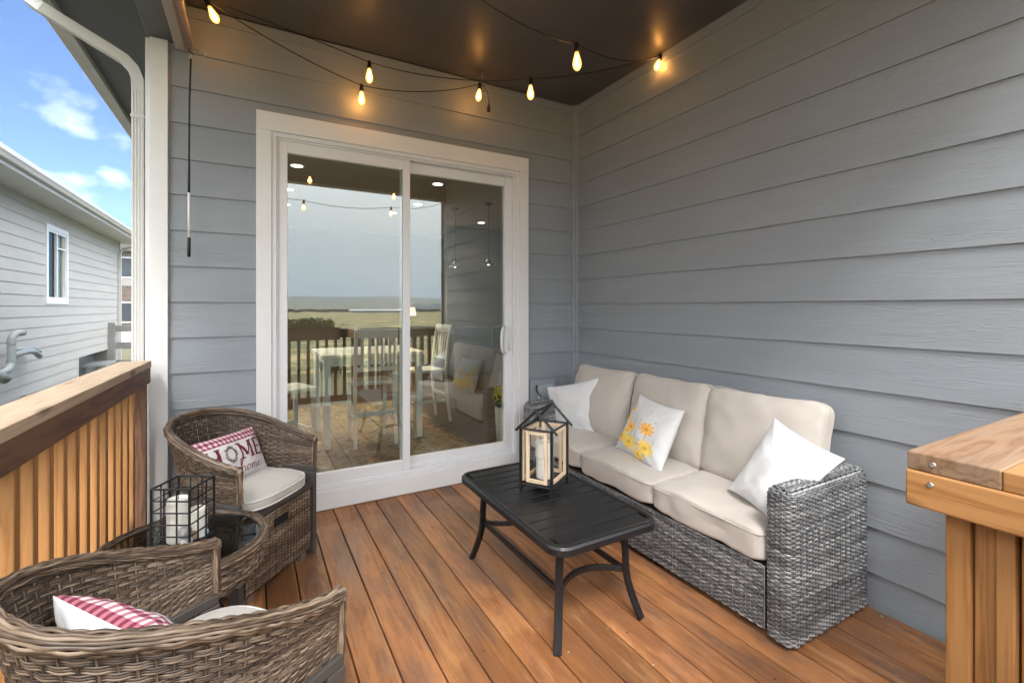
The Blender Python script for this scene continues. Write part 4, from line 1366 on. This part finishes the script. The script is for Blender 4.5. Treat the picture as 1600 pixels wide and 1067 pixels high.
wframe((0, .0, 0), (LX, .0, 0), (0, 1, 0)); wframe((0, LY, 0), (LX, LY, 0), (0, -1, 0))
wframe((.0, .016, 0), (.0, LY-.016, 0), (1, 0, 0)); wframe((LX, .016, 0), (LX, LY-.016, 0), (-1, 0, 0))
m_.build('wooden_frame', M['pine'], ln, bevel=.0015)
m_ = MB(); m_.box((.008, .008, .044), (LX-.008, LY-.008, .0515)); m_.build('base', M['black'], ln)
m_ = MB(); m_.lathe([(.053, .056), (.053, .255)], 40, c=(LX/2, LY/2, 0)); m_.build('glass_chimney', M['clear'], ln, smooth=True)
cn = MB()
cn.lathe([(0, 0), (.041, 0), (.042, .004), (.042, .095), (.044, .103), (.046, .108), (.046, .172), (.043, .178), (.030, .176), (0, .170)], 32)
o = cn.build('pillar_candle', M['candle'], None, smooth=False)
m_ = MB(); m_.tube([(0, 0, .17), (0, 0, .184), (.003, 0, .19)], .0014, 5); m_.build('wick', M['blackwire'], o)
o.location = ln.matrix_basis @ Vector((LX/2, LY/2, .0535)); tag(o, 'thick white stepped candle inside the house shaped lantern', 'candle')

# ------------------------------------------------------------------ string lights
sl = thing('string_lights', 'black cord of lit amber bulbs draped under the porch ceiling', 'string lights', (-1.0, -.15, 3.12))
org = Vector(sl.location)
def bulb(pos, tilt=(0, 0, -1), lamp=1.0, s_=.9):
    d = Vector(tilt).normalized()
    q = d.to_track_quat('-Z', 'Y').to_matrix().to_4x4()
    Mx = Matrix.Translation(Vector(pos)-org) @ q @ Matrix.Scale(s_, 4)
    b = MB(); b.lathe([(0, .010), (.010, .010), (.0135, .0), (.0135, -.022), (.016, -.026), (.016, -.042), (.012, -.046), (0, -.046)], 12, M=Mx)
    sk = b.build('bulb', M['blackwire'], sl, smooth=True)
    pr_ = [(.011, -.046), (.013, -.056), (.019, -.078), (.0245, -.10), (.0255, -.113), (.022, -.130), (.013, -.143), (.003, -.149), (0, -.1495)]
    b = MB(); b.lathe(pr_, 18, M=Mx); b.build('bulb_glass', M['amber'], sk, smooth=True)
    b = MB()
    for k in range(6):
        a = k*PI/3
        c_, s__ = math.cos(a), math.sin(a)
        b.tube([tuple(Mx @ Vector(p)) for p in ((c_*.004, s__*.004, -.06), (c_*.012, s__*.012, -.122), (math.cos(a+.5)*.004, math.sin(a+.5)*.004, -.062))], .0017*s_, 5)
    b.build('filament', M['fil'], sk)
    ld = bpy.data.lights.new('bulb_light', 'POINT'); ld.energy = .30*lamp; ld.color = (1.0, .40, .11); ld.shadow_soft_size = .02
    lo_ = bpy.data.objects.new('bulb_light', ld); link(lo_, sl); lo_.location = Mx @ Vector((0, 0, -.1))
    return Vector(pos)
def droop(p0, p1, s_=.05, n=12):
    p0 = Vector(p0); p1 = Vector(p1)
    return [p0.lerp(p1, i/n)-Vector((0, 0, s_*4*(i/n)*(1-i/n))) for i in range(n+1)]
K = dict(hook1=(-2.757, -.26, 3.11), b1=(-2.748, -.254, 3.071), b2=(-1.865, -.29, 2.932), b3=(-1.873, -.09, 2.865), b4=(-1.022, -.17, 3.04), hook2=(-.975, -.15, 3.12),
         b5=(-.96, -.797, 2.825), b6=(-1.08, -1.441, 2.698), b7=(-.012, -1.0, 3.13), off=(-1.709, -1.524, 2.676))
path = []
def add(p): path.extend(p[(1 if path else 0):])
far_l = (-2.4, -2.6, 2.88)
add(droop((-2.2, -3.02, 2.92), far_l, .03, 4)); add(droop(far_l, (-1.75, -1.55, 2.70), .03)); add(droop((-1.75, -1.55, 2.70), K['b6'], .035)); add(droop(K['b6'], K['b7'], .06))
add(droop(K['b7'], K['b5'], .03)); add(droop(K['b5'], K['b2'], .05)); add(droop(K['b2'], K['b1'], -.01)); add(droop(K['b1'], K['b3'], .03)); add(droop(K['b3'], K['b4'], .05))
tail = [Vector(K['b4']), Vector((-.99, -.17, 3.03)), Vector((-.965, -.18, 2.99)), Vector((-.955, -.18, 2.93)), Vector((-.955, -.18, 2.90))]
add(tail)
fp = []
fl = [(-2.9, -3.02, 2.9), (-2.2, -3.0, 2.85), (-1.949, -3.0, 2.657), (-.851, -3.0, 2.689), (-.05, -3.02, 2.9)]
fp = droop((-2.9, -3.02, 2.9), (-1.949, -3.0, 2.70), .05)+droop((-1.949, -3.0, 2.70), (-.851, -3.0, 2.73), .05)[1:]+droop((-.851, -3.0, 2.73), (-.05, -3.02, 2.9), .04)[1:]
b = MB(); b.tube([p-org for p in path], .0034, 6)
for q0, q1 in (((-1.98, -2.0, 2.80), (-1.0, -2.3, 2.80)), ((-1.0, -2.3, 2.80), (-.55, -1.95, 2.90)), ((-2.84, -1.9, 3.05), (-1.98, -2.0, 2.80)), ((-.55, -1.95, 2.90), (-.02, -1.9, 3.08))): b.tube([p-org for p in droop(q0, q1, .03)], .0034, 6)
b.tube([p-org for p in fp], .0034, 6); b.tube([fp[0]-org, Vector((-2.2, -3.02, 2.92))-org], .0034, 6)
b.build('cord', M['blackwire'], sl, smooth=True)
b = MB(); b.lathe([(0, 0), (.008, 0), (.010, -.02), (.014, -.025), (.014, -.055), (0, -.055)], 10, c=tuple(Vector((-.955, -.18, 2.90))-org)); b.build('end_plug', M['blackwire'], sl)
b = MB()
for p_ in ((-2.748, -.256, 3.105), (-1.0, -.155, 3.115), (-.010, -1.0, 3.14)):
    q = Vector(p_)-org; b.tube([q+Vector((0, 0, .03)), q, q+Vector((.01, 0, -.01))], .003, 6)
b.build('ceiling_hook', M['greymetal'], sl)
bulb(K['b1'], (.45, -.1, -1)); bulb(K['b2']); bulb(K['b3']); bulb(K['b4'], (-.12, 0, -1)); bulb(K['b5']); bulb(K['b6'], (.03, 0, -1)); bulb(K['b7'], (-.45, -.1, -1))
bulb((-1.949, -3.0, 2.70)); bulb((-.851, -3.0, 2.73)); bulb(far_l); bulb((-1.98, -2.0, 2.80)); bulb((-1.0, -2.3, 2.80))

# ------------------------------------------------------------------ the room behind the glass
rm = house
s = MB()
s.box((-2.93, .16, -.04), (3.2, 8.0, -.001)); s.build('room_floor', wood('dark_floorboards', (.02, .012, .008), (.045, .026, .016), (.07, .04, .025), .35), rm)
s = MB()
s.box((-2.93, 8.0, 0), (3.2, 8.1, 3.14)); s.box((3.2, .16, 0), (3.3, 8.0, 3.14)); s.box((.16, .155, 0), (3.2, .16, 3.14)); s.box((-2.931, .16, 0), (-2.925, .6, 3.14)); s.box((-2.931, 3.4, 0), (-2.925, 8.0, 3.14)); s.box((-2.931, .6, 0), (-2.925, 3.4, .4)); s.box((-2.931, .6, 2.6), (-2.925, 3.4, 3.14))
s.box((1.2, 6.2, 0), (3.2, 6.3, 3.14)); s.build('room_wall', paint('greige_wall', (.17, .155, .14), .8), rm)
s = MB()
for (ya, yb) in ((.6, 2.0), (2.0, 3.4)):
    s.box((-3.03, ya, .4), (-2.95, ya+.05, 2.6)); s.box((-3.03, yb-.05, .4), (-2.95, yb, 2.6)); s.box((-3.03, ya+.05, .4), (-2.95, yb-.05, .45)); s.box((-3.03, ya+.05, 2.55), (-2.95, yb-.05, 2.6))
s.build('side_window', M['vinyl'], rm)  # unseen window, added to let daylight onto the dining furniture
s = MB(); s.box((-2.93, .16, 3.141), (3.2, 8.0, 3.16)); s.build('room_ceiling', paint('room_ceiling_paint', (.42, .40, .37), .8), rm)
s = MB()
s.box((-.7, 6.5, 0), (.9, 7.99, 1.0)); s.box((.95, 5.2, .0), (2.4, 6.19, .95)); s.build('kitchen_cabinets', paint('cabinet_grey', (.10, .11, .115), .5), rm)
rug = MB(); rug.box((-2.7, .55, .0), (-.615, 3.4, .012)); mr = mat('rug', (.2, .17, .12), .95)
g = NT(mr); ob = g.n('ShaderNodeTexCoord').outputs['Object']
n1 = g.noise(g.mapping(ob, (6, 6, 6)), 1.4, 8, .7, 1.2)
g.col(g.ramp(n1, [(.36, (.05, .045, .04)), (.46, (.15, .11, .06)), (.51, (.34, .25, .10)), (.56, (.12, .12, .11)), (.64, (.50, .46, .38))]))
o = rug.build('area_rug', mr); tag(o, 'mottled gold and grey area rug under the white dining table', 'rug')
Wp = paint('furniture_white', (.80, .80, .77), .45)
dt = thing('dining_table', 'white dining table standing on the rug inside the glass door', 'table', (-1.45, 1.75, 0))
s = MB(); s.box((-.50, -.42, .87), (.50, .45, .905)); s.build('table_top', Wp, dt, bevel=.004)
s = MB(); s.box((-.44, -.37, .79), (.44, -.34, .87)); s.box((-.44, .37, .79), (.44, .40, .87)); s.box((-.44, -.34, .79), (-.41, .37, .87)); s.box((.41, -.34, .79), (.44, .37, .87)); s.build('apron', Wp, dt)
for sx in (-1, 1):
    for y_ in (-.375, .37):
        s = MB(); s.box((sx*.45-.032, y_-.03, .013), (sx*.45+.032, y_+.03, .868)); s.build('leg', Wp, dt, bevel=.003)
def dchair(loc, rz, label):
    t = thing('dining_chair', label, 'chair', loc, rz, group='white slat back counter chairs')
    s = MB(); s.box((-.20, -.18, .60), (.20, .20, .635)); s.build('seat', Wp, t, bevel=.01)
    for sx in (-1, 1):
        s = MB(); s.tube([(sx*.195, -.24, .013), (sx*.19, -.19, .40), (sx*.19, -.18, .62), (sx*.19, -.21, .9), (sx*.19, -.25, 1.13)], 0, flat=(.032, .026), up=(0, 1, 0)); s.build('leg', Wp, t)
        s = MB(); s.box((sx*.18-.017, .15, .013), (sx*.18+.017, .184, .60)); s.build('leg', Wp, t)
        s = MB(); s.box((sx*.18-.01, -.17, .25), (sx*.18+.01, .15, .28)); s.build('stretcher', Wp, t)
    s = MB(); s.box((-.174, -.20, .31), (.174, -.18, .345)); s.box((-.17, .16, .22), (.17, .178, .255)); s.build('stretcher', Wp, t)
    s = MB(); s.box((-.205, -.262, 1.06), (.205, -.238, 1.15)); s.build('top_rail', Wp, t, bevel=.004)
    s = MB(); s.box((-.174, -.215, .74), (.174, -.20, .78)); s.build('lower_rail', Wp, t)
    s = MB()
    for k in range(5): s.tube([(-.13+k*.065, -.208, .78), (-.13+k*.065, -.25, 1.06)], 0, flat=(.03, .012), up=(0, 1, 0))
    s.build('back_slats', Wp, t)
    return t
d0 = dchair((-1.47, 1.46, 0), 0, 'white slat back chair nearest the glass at the dining table')
d1 = copy_tree(d0); d1.location = (-.72, 2.0, 0); d1.rotation_euler = (0, 0, R(95)); d1['label'] = 'white slat back chair at the right end of the dining table'
d2 = copy_tree(d0); d2.location = (-2.25, 1.35, 0); d2.rotation_euler = (0, 0, R(-70)); d2['label'] = 'white slat back chair at the left end of the dining table'
for k, (x_, y_, lab) in enumerate(((-2.022, 3.084, 'nearest on the left'), (-2.031, 4.43, 'second on the left'), (-2.006, 5.594, 'third on the left'), (-.172, 3.046, 'nearest in the right pane'), (-.19, 5.409, 'farthest by the middle stile'), (-.007, 4.474, 'second in the right pane'), (1.70, 5.516, 'over the kitchen'))):
    t = thing('recessed_light', 'round lit recessed ceiling light inside the room, %s' % lab, 'ceiling light', (x_, y_, 3.14), group='recessed lights in the room')
    b = MB(); b.lathe([(0, -.004), (.07, -.004), (.07, -.002)], 24); b.build('lens', M['can'], t)
    b = MB(); b.lathe([(.07, -.001), (.07, -.006), (.09, -.004), (.092, 0)], 24); b.build('trim_ring', M['vinyl'], t)
    ld = bpy.data.lights.new('can_light', 'SPOT'); ld.energy = 60 if k < 6 else 8; ld.color = (1, .82, .62); ld.spot_size = R(120); ld.shadow_soft_size = .07
    lo_ = bpy.data.objects.new('can_light', ld); link(lo_, t); lo_.location = (0, 0, -.02)
for (x_, y_, lab) in ((.692, 4.5, 'black pendant lamp over the kitchen counter, left of the pair'), (1.015, 3.8, 'black pendant lamp over the kitchen counter, right of the pair')):
    t = thing('pendant_lamp', lab, 'pendant lamp', (x_, y_, 3.14), group='black pendants over the counter')
    b = MB(); b.lathe([(0, 0), (.07, 0), (.065, -.02), (.015, -.05), (0, -.05)], 20); b.build('canopy', M['black'], t)
    b = MB(); b.tube([(0, 0, -.05), (0, 0, -.90)], .006, 6); b.build('stem', M['black'], t)
    b = MB(); b.lathe([(.012, -.88), (.025, -.90), (.03, -.96), (.05, -1.0), (.10, -1.03), (.125, -1.06), (.122, -1.06), (.095, -1.035), (.04, -1.0), (.01, -.97)], 24); b.build('shade', M['black'], t)
    b = MB(); b.lathe([(math.sin(a)*.025, -1.035-math.cos(a)*.025) for a in np.linspace(0, PI, 8)], 14); b.build('bulb', M['can'], t)
tl = thing('table_lamp', 'small lit lamp on the dark cabinet at the back of the room', 'lamp', (.55, 6.75, 1.0))
b = MB(); b.lathe([(0, 0), (.07, 0), (.06, .02), (.02, .04), (.02, .2), (0, .2)], 16); b.build('base', M['black'], tl)
b = MB(); b.lathe([(.13, .18), (.10, .36)], 20); b.build('lamp_shade', emit('lamp_shade_glow', (1, .62, .35), 1.2), tl)
ld = bpy.data.lights.new('lamp_light', 'POINT'); ld.energy = 8; ld.color = (1, .6, .3); ld.shadow_soft_size = .05
lo_ = bpy.data.objects.new('lamp_light', ld); link(lo_, tl); lo_.location = (0, 0, .42)
# yellow flowers in a pot just inside the door
fpot = thing('flower_pot', 'cream pot of yellow flowers standing inside the right door pane', 'potted flowers', (-.50, .42, 0))
b = MB(); b.lathe([(0, 0), (.06, 0), (.085, .45), (.078, .45), (.06, .05), (0, .05)], 20); b.build('pot', paint('cream_pot', (.5, .47, .4), .5), fpot, smooth=True)
def leaves(b, c_, n, rad, size, zs=1.0):
    for k in range(n):
        p_ = Vector((random.gauss(0, 1), random.gauss(0, 1), random.gauss(0, 1))).normalized()*rad*random.random()**.4
        p_ = Vector((p_.x, p_.y, p_.z*zs))+Vector(c_)
        d1 = Vector((random.gauss(0, 1), random.gauss(0, 1), random.gauss(0, 1))).normalized(); d2 = d1.orthogonal().normalized()
        b.add([tuple(p_-d1*size), tuple(p_+d2*size*.45), tuple(p_+d1*size), tuple(p_-d2*size*.45)], [(0, 1, 2, 3)])
def leafmat(name, a, c_):
    m = mat(name, a, .6); g_ = NT(m); r_ = g_.attr('rnd', 'Fac'); g_.col(g_.mix(r_, a, c_)); return m
b = MB(); leaves(b, (0, 0, .5), 160, .08, .03); b.build('foliage', leafmat('leaf_green', (.04, .09, .02), (.09, .16, .04)), fpot)
b = MB(); leaves(b, (-.03, 0, .56), 180, .09, .02); b.build('blossoms', leafmat('petal_yellow', (.7, .55, .02), (.8, .7, .08)), fpot)

# ------------------------------------------------------------------ planter on the rear railing (seen mirrored)
pt = thing('planter_box', 'long brown planter box with trailing greenery on the field side railing, mirrored in glass', 'planter', (-1.85, -3.355, .92))
b = MB(); b.box((-.38, -.07, 0), (.38, .07, .17)); b.build('box', M['darkrail'], pt, bevel=.004)
b = MB()
for k in range(7): leaves(b, (-.36+k*.10, 0, .20+random.random()*.03), 150, .08, .028)
b.build('foliage', leafmat('planter_leaf', (.09, .18, .04), (.24, .36, .11)), pt)

# bushes in the field, warehouse, treeline, town (all mirrored in the door)
for k, (x_, y_, s_) in enumerate(((-9.0, -14, 1.3), (-5.4, -22, 1.6), (1.5, -26, 1.2))):
    z_ = terrain_z(x_, y_)
    t = thing('bush', 'round green bush in the dry field, %s, mirrored in glass' % ('left and nearest', 'middle and largest', 'right and farthest')[k], 'bush', (x_, y_, z_))
    b = MB(); b.tube([(0, 0, -.1), (0, 0, .4*s_)], .05, 6); b.build('trunk', M['darkrail'], t)
    b = MB()
    for q in range(6): leaves(b, (random.gauss(0, .45)*s_, random.gauss(0, .4)*s_, .5*s_+random.random()*.3), 170, .5*s_, .10)
    b.build('crown', leafmat('bush_leaf_%d' % k, (.04, .09, .02), (.10, .17, .05)), t)
wh = thing('warehouse', 'long low white warehouse on the far edge of the field, mirrored in glass', 'warehouse', (150, -640, terrain_z(150, -640)))
b = MB(); b.box((-38, -8, 0), (38, 8, 3.6)); b.build('wall', paint('warehouse_wall', (.62, .63, .62), .6), wh)
b = MB(); b.add([(-39, -9, 3.6), (39, -9, 3.6), (39, 9, 3.6), (-39, 9, 3.6), (-39, 0, 5), (39, 0, 5)], [(0, 1, 5, 4), (2, 3, 4, 5), (0, 4, 3), (1, 2, 5)]); b.build('roof', paint('warehouse_roof', (.75, .76, .77), .4), wh)
b = MB()
for k in range(260):
    y_ = -random.uniform(670, 950); x_ = -y_*random.choice((random.uniform(.02, .42), random.uniform(.17, .30))); z_ = terrain_z(x_, y_)
    for q in range(10):
        h_ = random.uniform(2, 6)
        c_ = Vector((x_+random.gauss(0, 3.5), y_+random.gauss(0, 3), z_+h_*.6))
        for w_ in range(4):
            d1 = Vector((random.gauss(0, 1), random.gauss(0, 1), random.gauss(0, 1))).normalized()*1.8; d2 = d1.orthogonal().normalized()*1.4
            b.add([tuple(c_-d1), tuple(c_+d2), tuple(c_+d1), tuple(c_-d2)], [(0, 1, 2, 3)])
o = b.build('distant_treeline', leafmat('far_leaf', (.03, .06, .02), (.06, .09, .035))); tag(o, 'dark treeline beyond the dry field, mirrored in glass', 'treeline', kind='stuff')
b = MB()
for k in range(420):
    y_ = -random.uniform(960, 2200); x_ = -y_*random.uniform(.285, .42); z_ = terrain_z(x_, y_)
    w_, d_, h_ = random.uniform(6, 16), random.uniform(6, 12), random.uniform(3, 9)
    b.box((x_-w_, y_-d_, z_-2), (x_+w_, y_+d_, z_+h_))
o = b.build('distant_town', leafmat('far_town', (.30, .29, .28), (.62, .60, .57))); tag(o, 'pale mass of distant town buildings, mirrored in right pane', 'town', kind='stuff')

# ------------------------------------------------------------------ neighbour's house
nb = thing('neighbor_house', 'pale grey lap sided single storey house across the side yard', 'house', (-6.23, 0, 0))
NX = -6.23
s = MB()
def lapn(y0, y1, z0, z1): lap(s, (0, y0), (0, y1), (1, 0), z0, z1, zline=1.39, pz=.2105, proud=.014)
lapn(9.73, -1.0, -.95, 3.44) if False else None
lapn(16.0, 11.04, .12, 3.44); lapn(11.04, 9.73, -.95, 1.43) ; lapn(11.04, 9.73, 3.1, 3.44); lapn(9.73, -2.0, -.95, 3.44)
lapn(11.74, 11.04, -.95, .12); lapn(16.0, 15.2, -.95, .12)
s.build('siding', M['siding_n'], nb)
s = MB(); s.box((-9, -2, -.95), (-.45, 16.0, 3.44)); s.box((-.45, -2, -.95), (-.006, 11.74, 1.42)); s.box((-.45, 11.1, .12), (-.006, 16, 3.44)); s.box((-.45, -2, 1.42), (-.006, 9.7, 3.44)); s.box((-.45, 15.2, -.95), (-.006, 16, .12))
s.build('wall', M['siding_n'], nb)
s = MB(); s.box((-.006, 11.72, -.95), (.03, 11.78, .13)); s.build('corner_board', M['alum'], nb)
s = MB(); s.box((0, 15.92, -.95), (.03, 16.02, 3.43)); s.build('corner_board', M['alum'], nb)
s = MB(); s.box((-.44, 11.8, -.95), (-.43, 15.2, .11)); s.box((-.43, 11.79, -.4), (-.02, 11.8, .11)); s.build('recess_panel', mat('recess_steel', (.20, .21, .22), .5), nb)
s = MB(); s.box((-.25, 13.2, -.25), (.25, 14.3, -.19)); s.box((-.20, 13.3, -.95), (-.16, 13.34, -.25)); s.box((-.2, 14.2, -.95), (-.16, 14.24, -.25)); s.build('outdoor_shelf', mat('shelf_galvanised', (.55, .57, .58), .3, .5), nb)
s = MB(); s.box((.002, -2.3, 3.44), (.60, 16.4, 3.46)); s.build('soffit', M['alum'], nb)
s = MB(); s.box((.60, -2.3, 3.40), (.625, 16.4, 3.58)); s.build('fascia', M['alum'], nb)
s = MB()
gp = [(.627, 3.58), (.627, 3.47), (.70, 3.465), (.72, 3.50), (.745, 3.53), (.75, 3.60), (.735, 3.60), (.73, 3.54), (.70, 3.48), (.635, 3.48), (.635, 3.58)]
v = [(a, y, b_) for y in (-2.3, 16.4) for a, b_ in gp]; n_ = len(gp)
s.add(v, [(i, (i+1) % n_, n_+(i+1) % n_, n_+i) for i in range(n_)]); s.build('gutter', M['alum'], nb)
s = MB(); s.add([(.66, -2.4, 3.585), (-4.5, -2.4, 5.0), (-4.5, 16.5, 5.0), (.66, 16.5, 3.585), (-9.6, -2.4, 3.5), (-9.6, 16.5, 3.5)], [(0, 3, 2, 1), (1, 2, 5, 4)]); s.build('roof', mat('neighbor_shingles', (.22, .21, .20), .9), nb)
s = MB(); s.tube([(.68, 15.75, 3.47), (.66, 15.75, 3.40), (.12, 15.75, 3.2), (.06, 15.75, 3.1), (.06, 15.75, -.9)], 0, flat=(.075, .06), up=(0, 1, 0)); s.build('downspout', M['alum'], nb)
# its window
wn = MB(); rectframe_x = lambda b, y0, y1, z0, z1, w_, x0, x1: (b.box((x0, y0, z0), (x1, y0+w_, z1)), b.box((x0, y1-w_, z0), (x1, y1, z1)), b.box((x0, y0+w_, z0), (x1, y1-w_, z0+w_)), b.box((x0, y0+w_, z1-w_), (x1, y1-w_, z1)))
rectframe_x(wn, 9.73, 11.04, 1.43, 3.10, .10, .0, .035); wo = wn.build('window', M['vinyl'], nb, bevel=.003)
s = MB(); rectframe_x(s, 9.832, 10.938, 1.532, 2.998, .045, -.06, .02); s.box((-.05, 10.36, 1.577), (.015, 10.42, 2.953)); s.box((-.05, 10.42, 2.64), (.01, 10.893, 2.67)); s.build('sash', M['vinyl'], wo)
s = MB(); s.box((-.03, 9.877, 1.577), (-.025, 10.36, 2.953)); s.build('pane', glass_pane('dark_screen', .0, (.12, .12, .12)), wo)
s = MB(); s.box((-.04, 10.42, 1.577), (-.035, 10.893, 2.64)); s.box((-.04, 10.42, 2.67), (-.035, 10.893, 2.953)); s.build('pane', M['wglass'], wo)
s = MB(); s.box((-.10, 10.60, 1.55), (-.08, 10.9, 2.97)); s.build('curtain', paint('curtain_cream', (.5, .47, .38), .8), wo)
# pvc vents and spigot on the neighbour's wall
pv = thing('vent_pipes', 'grey plastic furnace vent pipes elbowing out of the pale neighbor wall', 'vent pipes', (NX+.02, 8.0, .9))
def pp_(pts_, r_=.05, name='pipe'):
    P = []
    pts_ = [Vector(p) for p in pts_]
    for i, p in enumerate(pts_):
        if 0 < i < len(pts_)-1:
            a, c_ = pts_[i-1], pts_[i+1]
            l_ = min((p-a).length*.45, (c_-p).length*.45, .11)
            q0 = p+(a-p).normalized()*l_; q1 = p+(c_-p).normalized()*l_
            for f_ in np.linspace(0, 1, 6): P.append((q0*(1-f_)+p*f_)*(1-f_)+(p*(1-f_)+q1*f_)*f_)
        else: P.append(p)
    b = MB(); b.tube(P, r_, 14); return b.build(name, pvc, pv, smooth=True)
pvc = paint('pvc_grey', (.33, .36, .36), .4)
pp_([(0, -.78, -.60), (.20, -.70, -.60), (.21, -.52, -.50), (.21, -.52, -.05), (.24, -.46, .03), (.30, -.34, .035)], .056)
pp_([(.21, -.50, -.34), (.22, .0, -.32), (.23, .36, -.34), (.24, .55, -.45)], .048)
pp_([(.0, .08, -.28), (.10, .25, -.29), (.14, .62, -.30), (.16, .80, -.38)], .044)
pp_([(.0, -1.45, -.52), (.24, -1.25, -.52), (.32, -1.05, -.68)], .072)
for z_ in (-.44, -.12): b = MB(); b.lathe([(.056, -.03), (.064, -.03), (.064, .03), (.056, .03)], 16, c=(.21, -.52, z_)); b.build('coupling', pvc, pv)
b = MB(); b.lathe([(.06, -.01), (.10, -.01), (.10, .01), (.06, .01)], 16, M=Matrix.Translation((.01, -.78, -.60)) @ Matrix.Rotation(R(90), 4, 'Y'))
b.build('wall_flange', pvc, pv)
sg = thing('spigot', 'small brass garden spigot low on the pale neighbor wall', 'spigot', (NX+.015, 8.6, -.32))
b = MB(); b.tube([(0, 0, 0), (.10, 0, 0), (.13, 0, -.05)], .02, 8); b.lathe([(0, .06), (.04, .06), (.04, .045), (.008, .045), (.008, 0)], 12, c=(.07, 0, 0)); b.box((-.015, -.06, -.06), (.01, .06, .06)); b.build('tap', M['greymetal'], sg)

# grey timber fence beyond, and what shows in the gap
fn_ = thing('rail_fence', 'grey timber post and rail fence at the corner of the pale house', 'fence', (-5.6, 14.6, -.95))
fm = paint('fence_grey', (.24, .235, .225), .8, .15, .3)
for k, x_ in enumerate((-.55, 1.75)):
    b = MB(); b.box((x_-.10, -.08, 0), (x_+.10, .08, 1.80)); b.box((x_-.085, -.065, 1.80), (x_+.085, .065, 1.86)); b.build('post', fm, fn_, bevel=.02)
for z_ in (.55, 1.08, 1.58):
    b = MB(); b.box((-.45, -.03, z_), (1.65, .03, z_+.19)); b.build('rail', fm, fn_, bevel=.01)
fb = thing('brick_house', 'distant tan and brick two storey house glimpsed between downspout and neighbor', 'house', (-12.0, 42, -1))
b = MB(); b.box((-5, 0, 0), (5, 8, 4)); b.build('wall', paint('brick_brown', (.13, .10, .085), .85, .3), fb)
b = MB(); b.box((-5.05, -.03, 4), (5.05, 8.05, 6.6)); b.build('upper_wall', paint('upper_siding', (.26, .255, .25), .8), fb)
b = MB(); b.add([(-5.6, -.7, 6.6), (5.6, -.7, 6.6), (5.6, 8.7, 6.6), (-5.6, 8.7, 6.6), (0, -.7, 7.3), (0, 8.7, 7.3)], [(0, 1, 4), (2, 3, 5), (1, 2, 5, 4), (3, 0, 4, 5), (0, 3, 2, 1)]); b.build('roof', mat('far_shingle', (.12, .11, .105), .9), fb)
for z_ in (1.2, 4.6):
    for x_ in (-3.5, -1.2, 1.2, 3.5):
        b = MB(); b.box((x_-.6, -.06, z_), (x_+.6, -.031, z_+1.6)); wv_ = b.build('window', M['vinyl'], fb)
        b = MB(); b.box((x_-.5, -.075, z_+.1), (x_+.5, -.061, z_+1.5)); b.build('pane', mat('far_pane', (.05, .06, .07), .1), wv_)
cr_ = thing('parked_car', 'white car parked on the far street glimpsed past the fence', 'car', (-10.6, 31, -.95))
b = MB()
prof = [(-2.2, .3), (-2.25, .75), (-1.5, .95), (-.9, 1.45), (.7, 1.48), (1.5, .98), (2.2, .85), (2.25, .3)]
for s_ in (0,):
    v = [(a, y, b_) for y in (-.85, .85) for a, b_ in prof]; n_ = len(prof)
    b.add(v, [(i, (i+1) % n_, n_+(i+1) % n_, n_+i) for i in range(n_)]+[tuple(range(n_-1, -1, -1)), tuple(range(n_, 2*n_))])
b.build('body', paint('car_white', (.7, .7, .7), .25), cr_, bevel=.06)
b = MB(); v = [(a, -.86, b_) for a, b_ in ((-1.3, .98), (-.8, 1.38), (.6, 1.4), (1.2, 1.0))]; b.add(v, [(0, 1, 2, 3)]); b.build('side_window', mat('car_glass', (.02, .02, .025), .08), cr_)
for x_ in (-1.4, 1.4):
    for y_ in (-.82, .62):
        b = MB(); b.lathe([(0, 0), (.33, 0), (.35, .04), (.35, .18), (.33, .2), (0, .2)], 20, M=Matrix.Translation((x_, y_+.2, .34)) @ Matrix.Rotation(R(90), 4, 'X')); b.build('wheel', mat('tyre', (.02, .02, .02), .8), cr_)
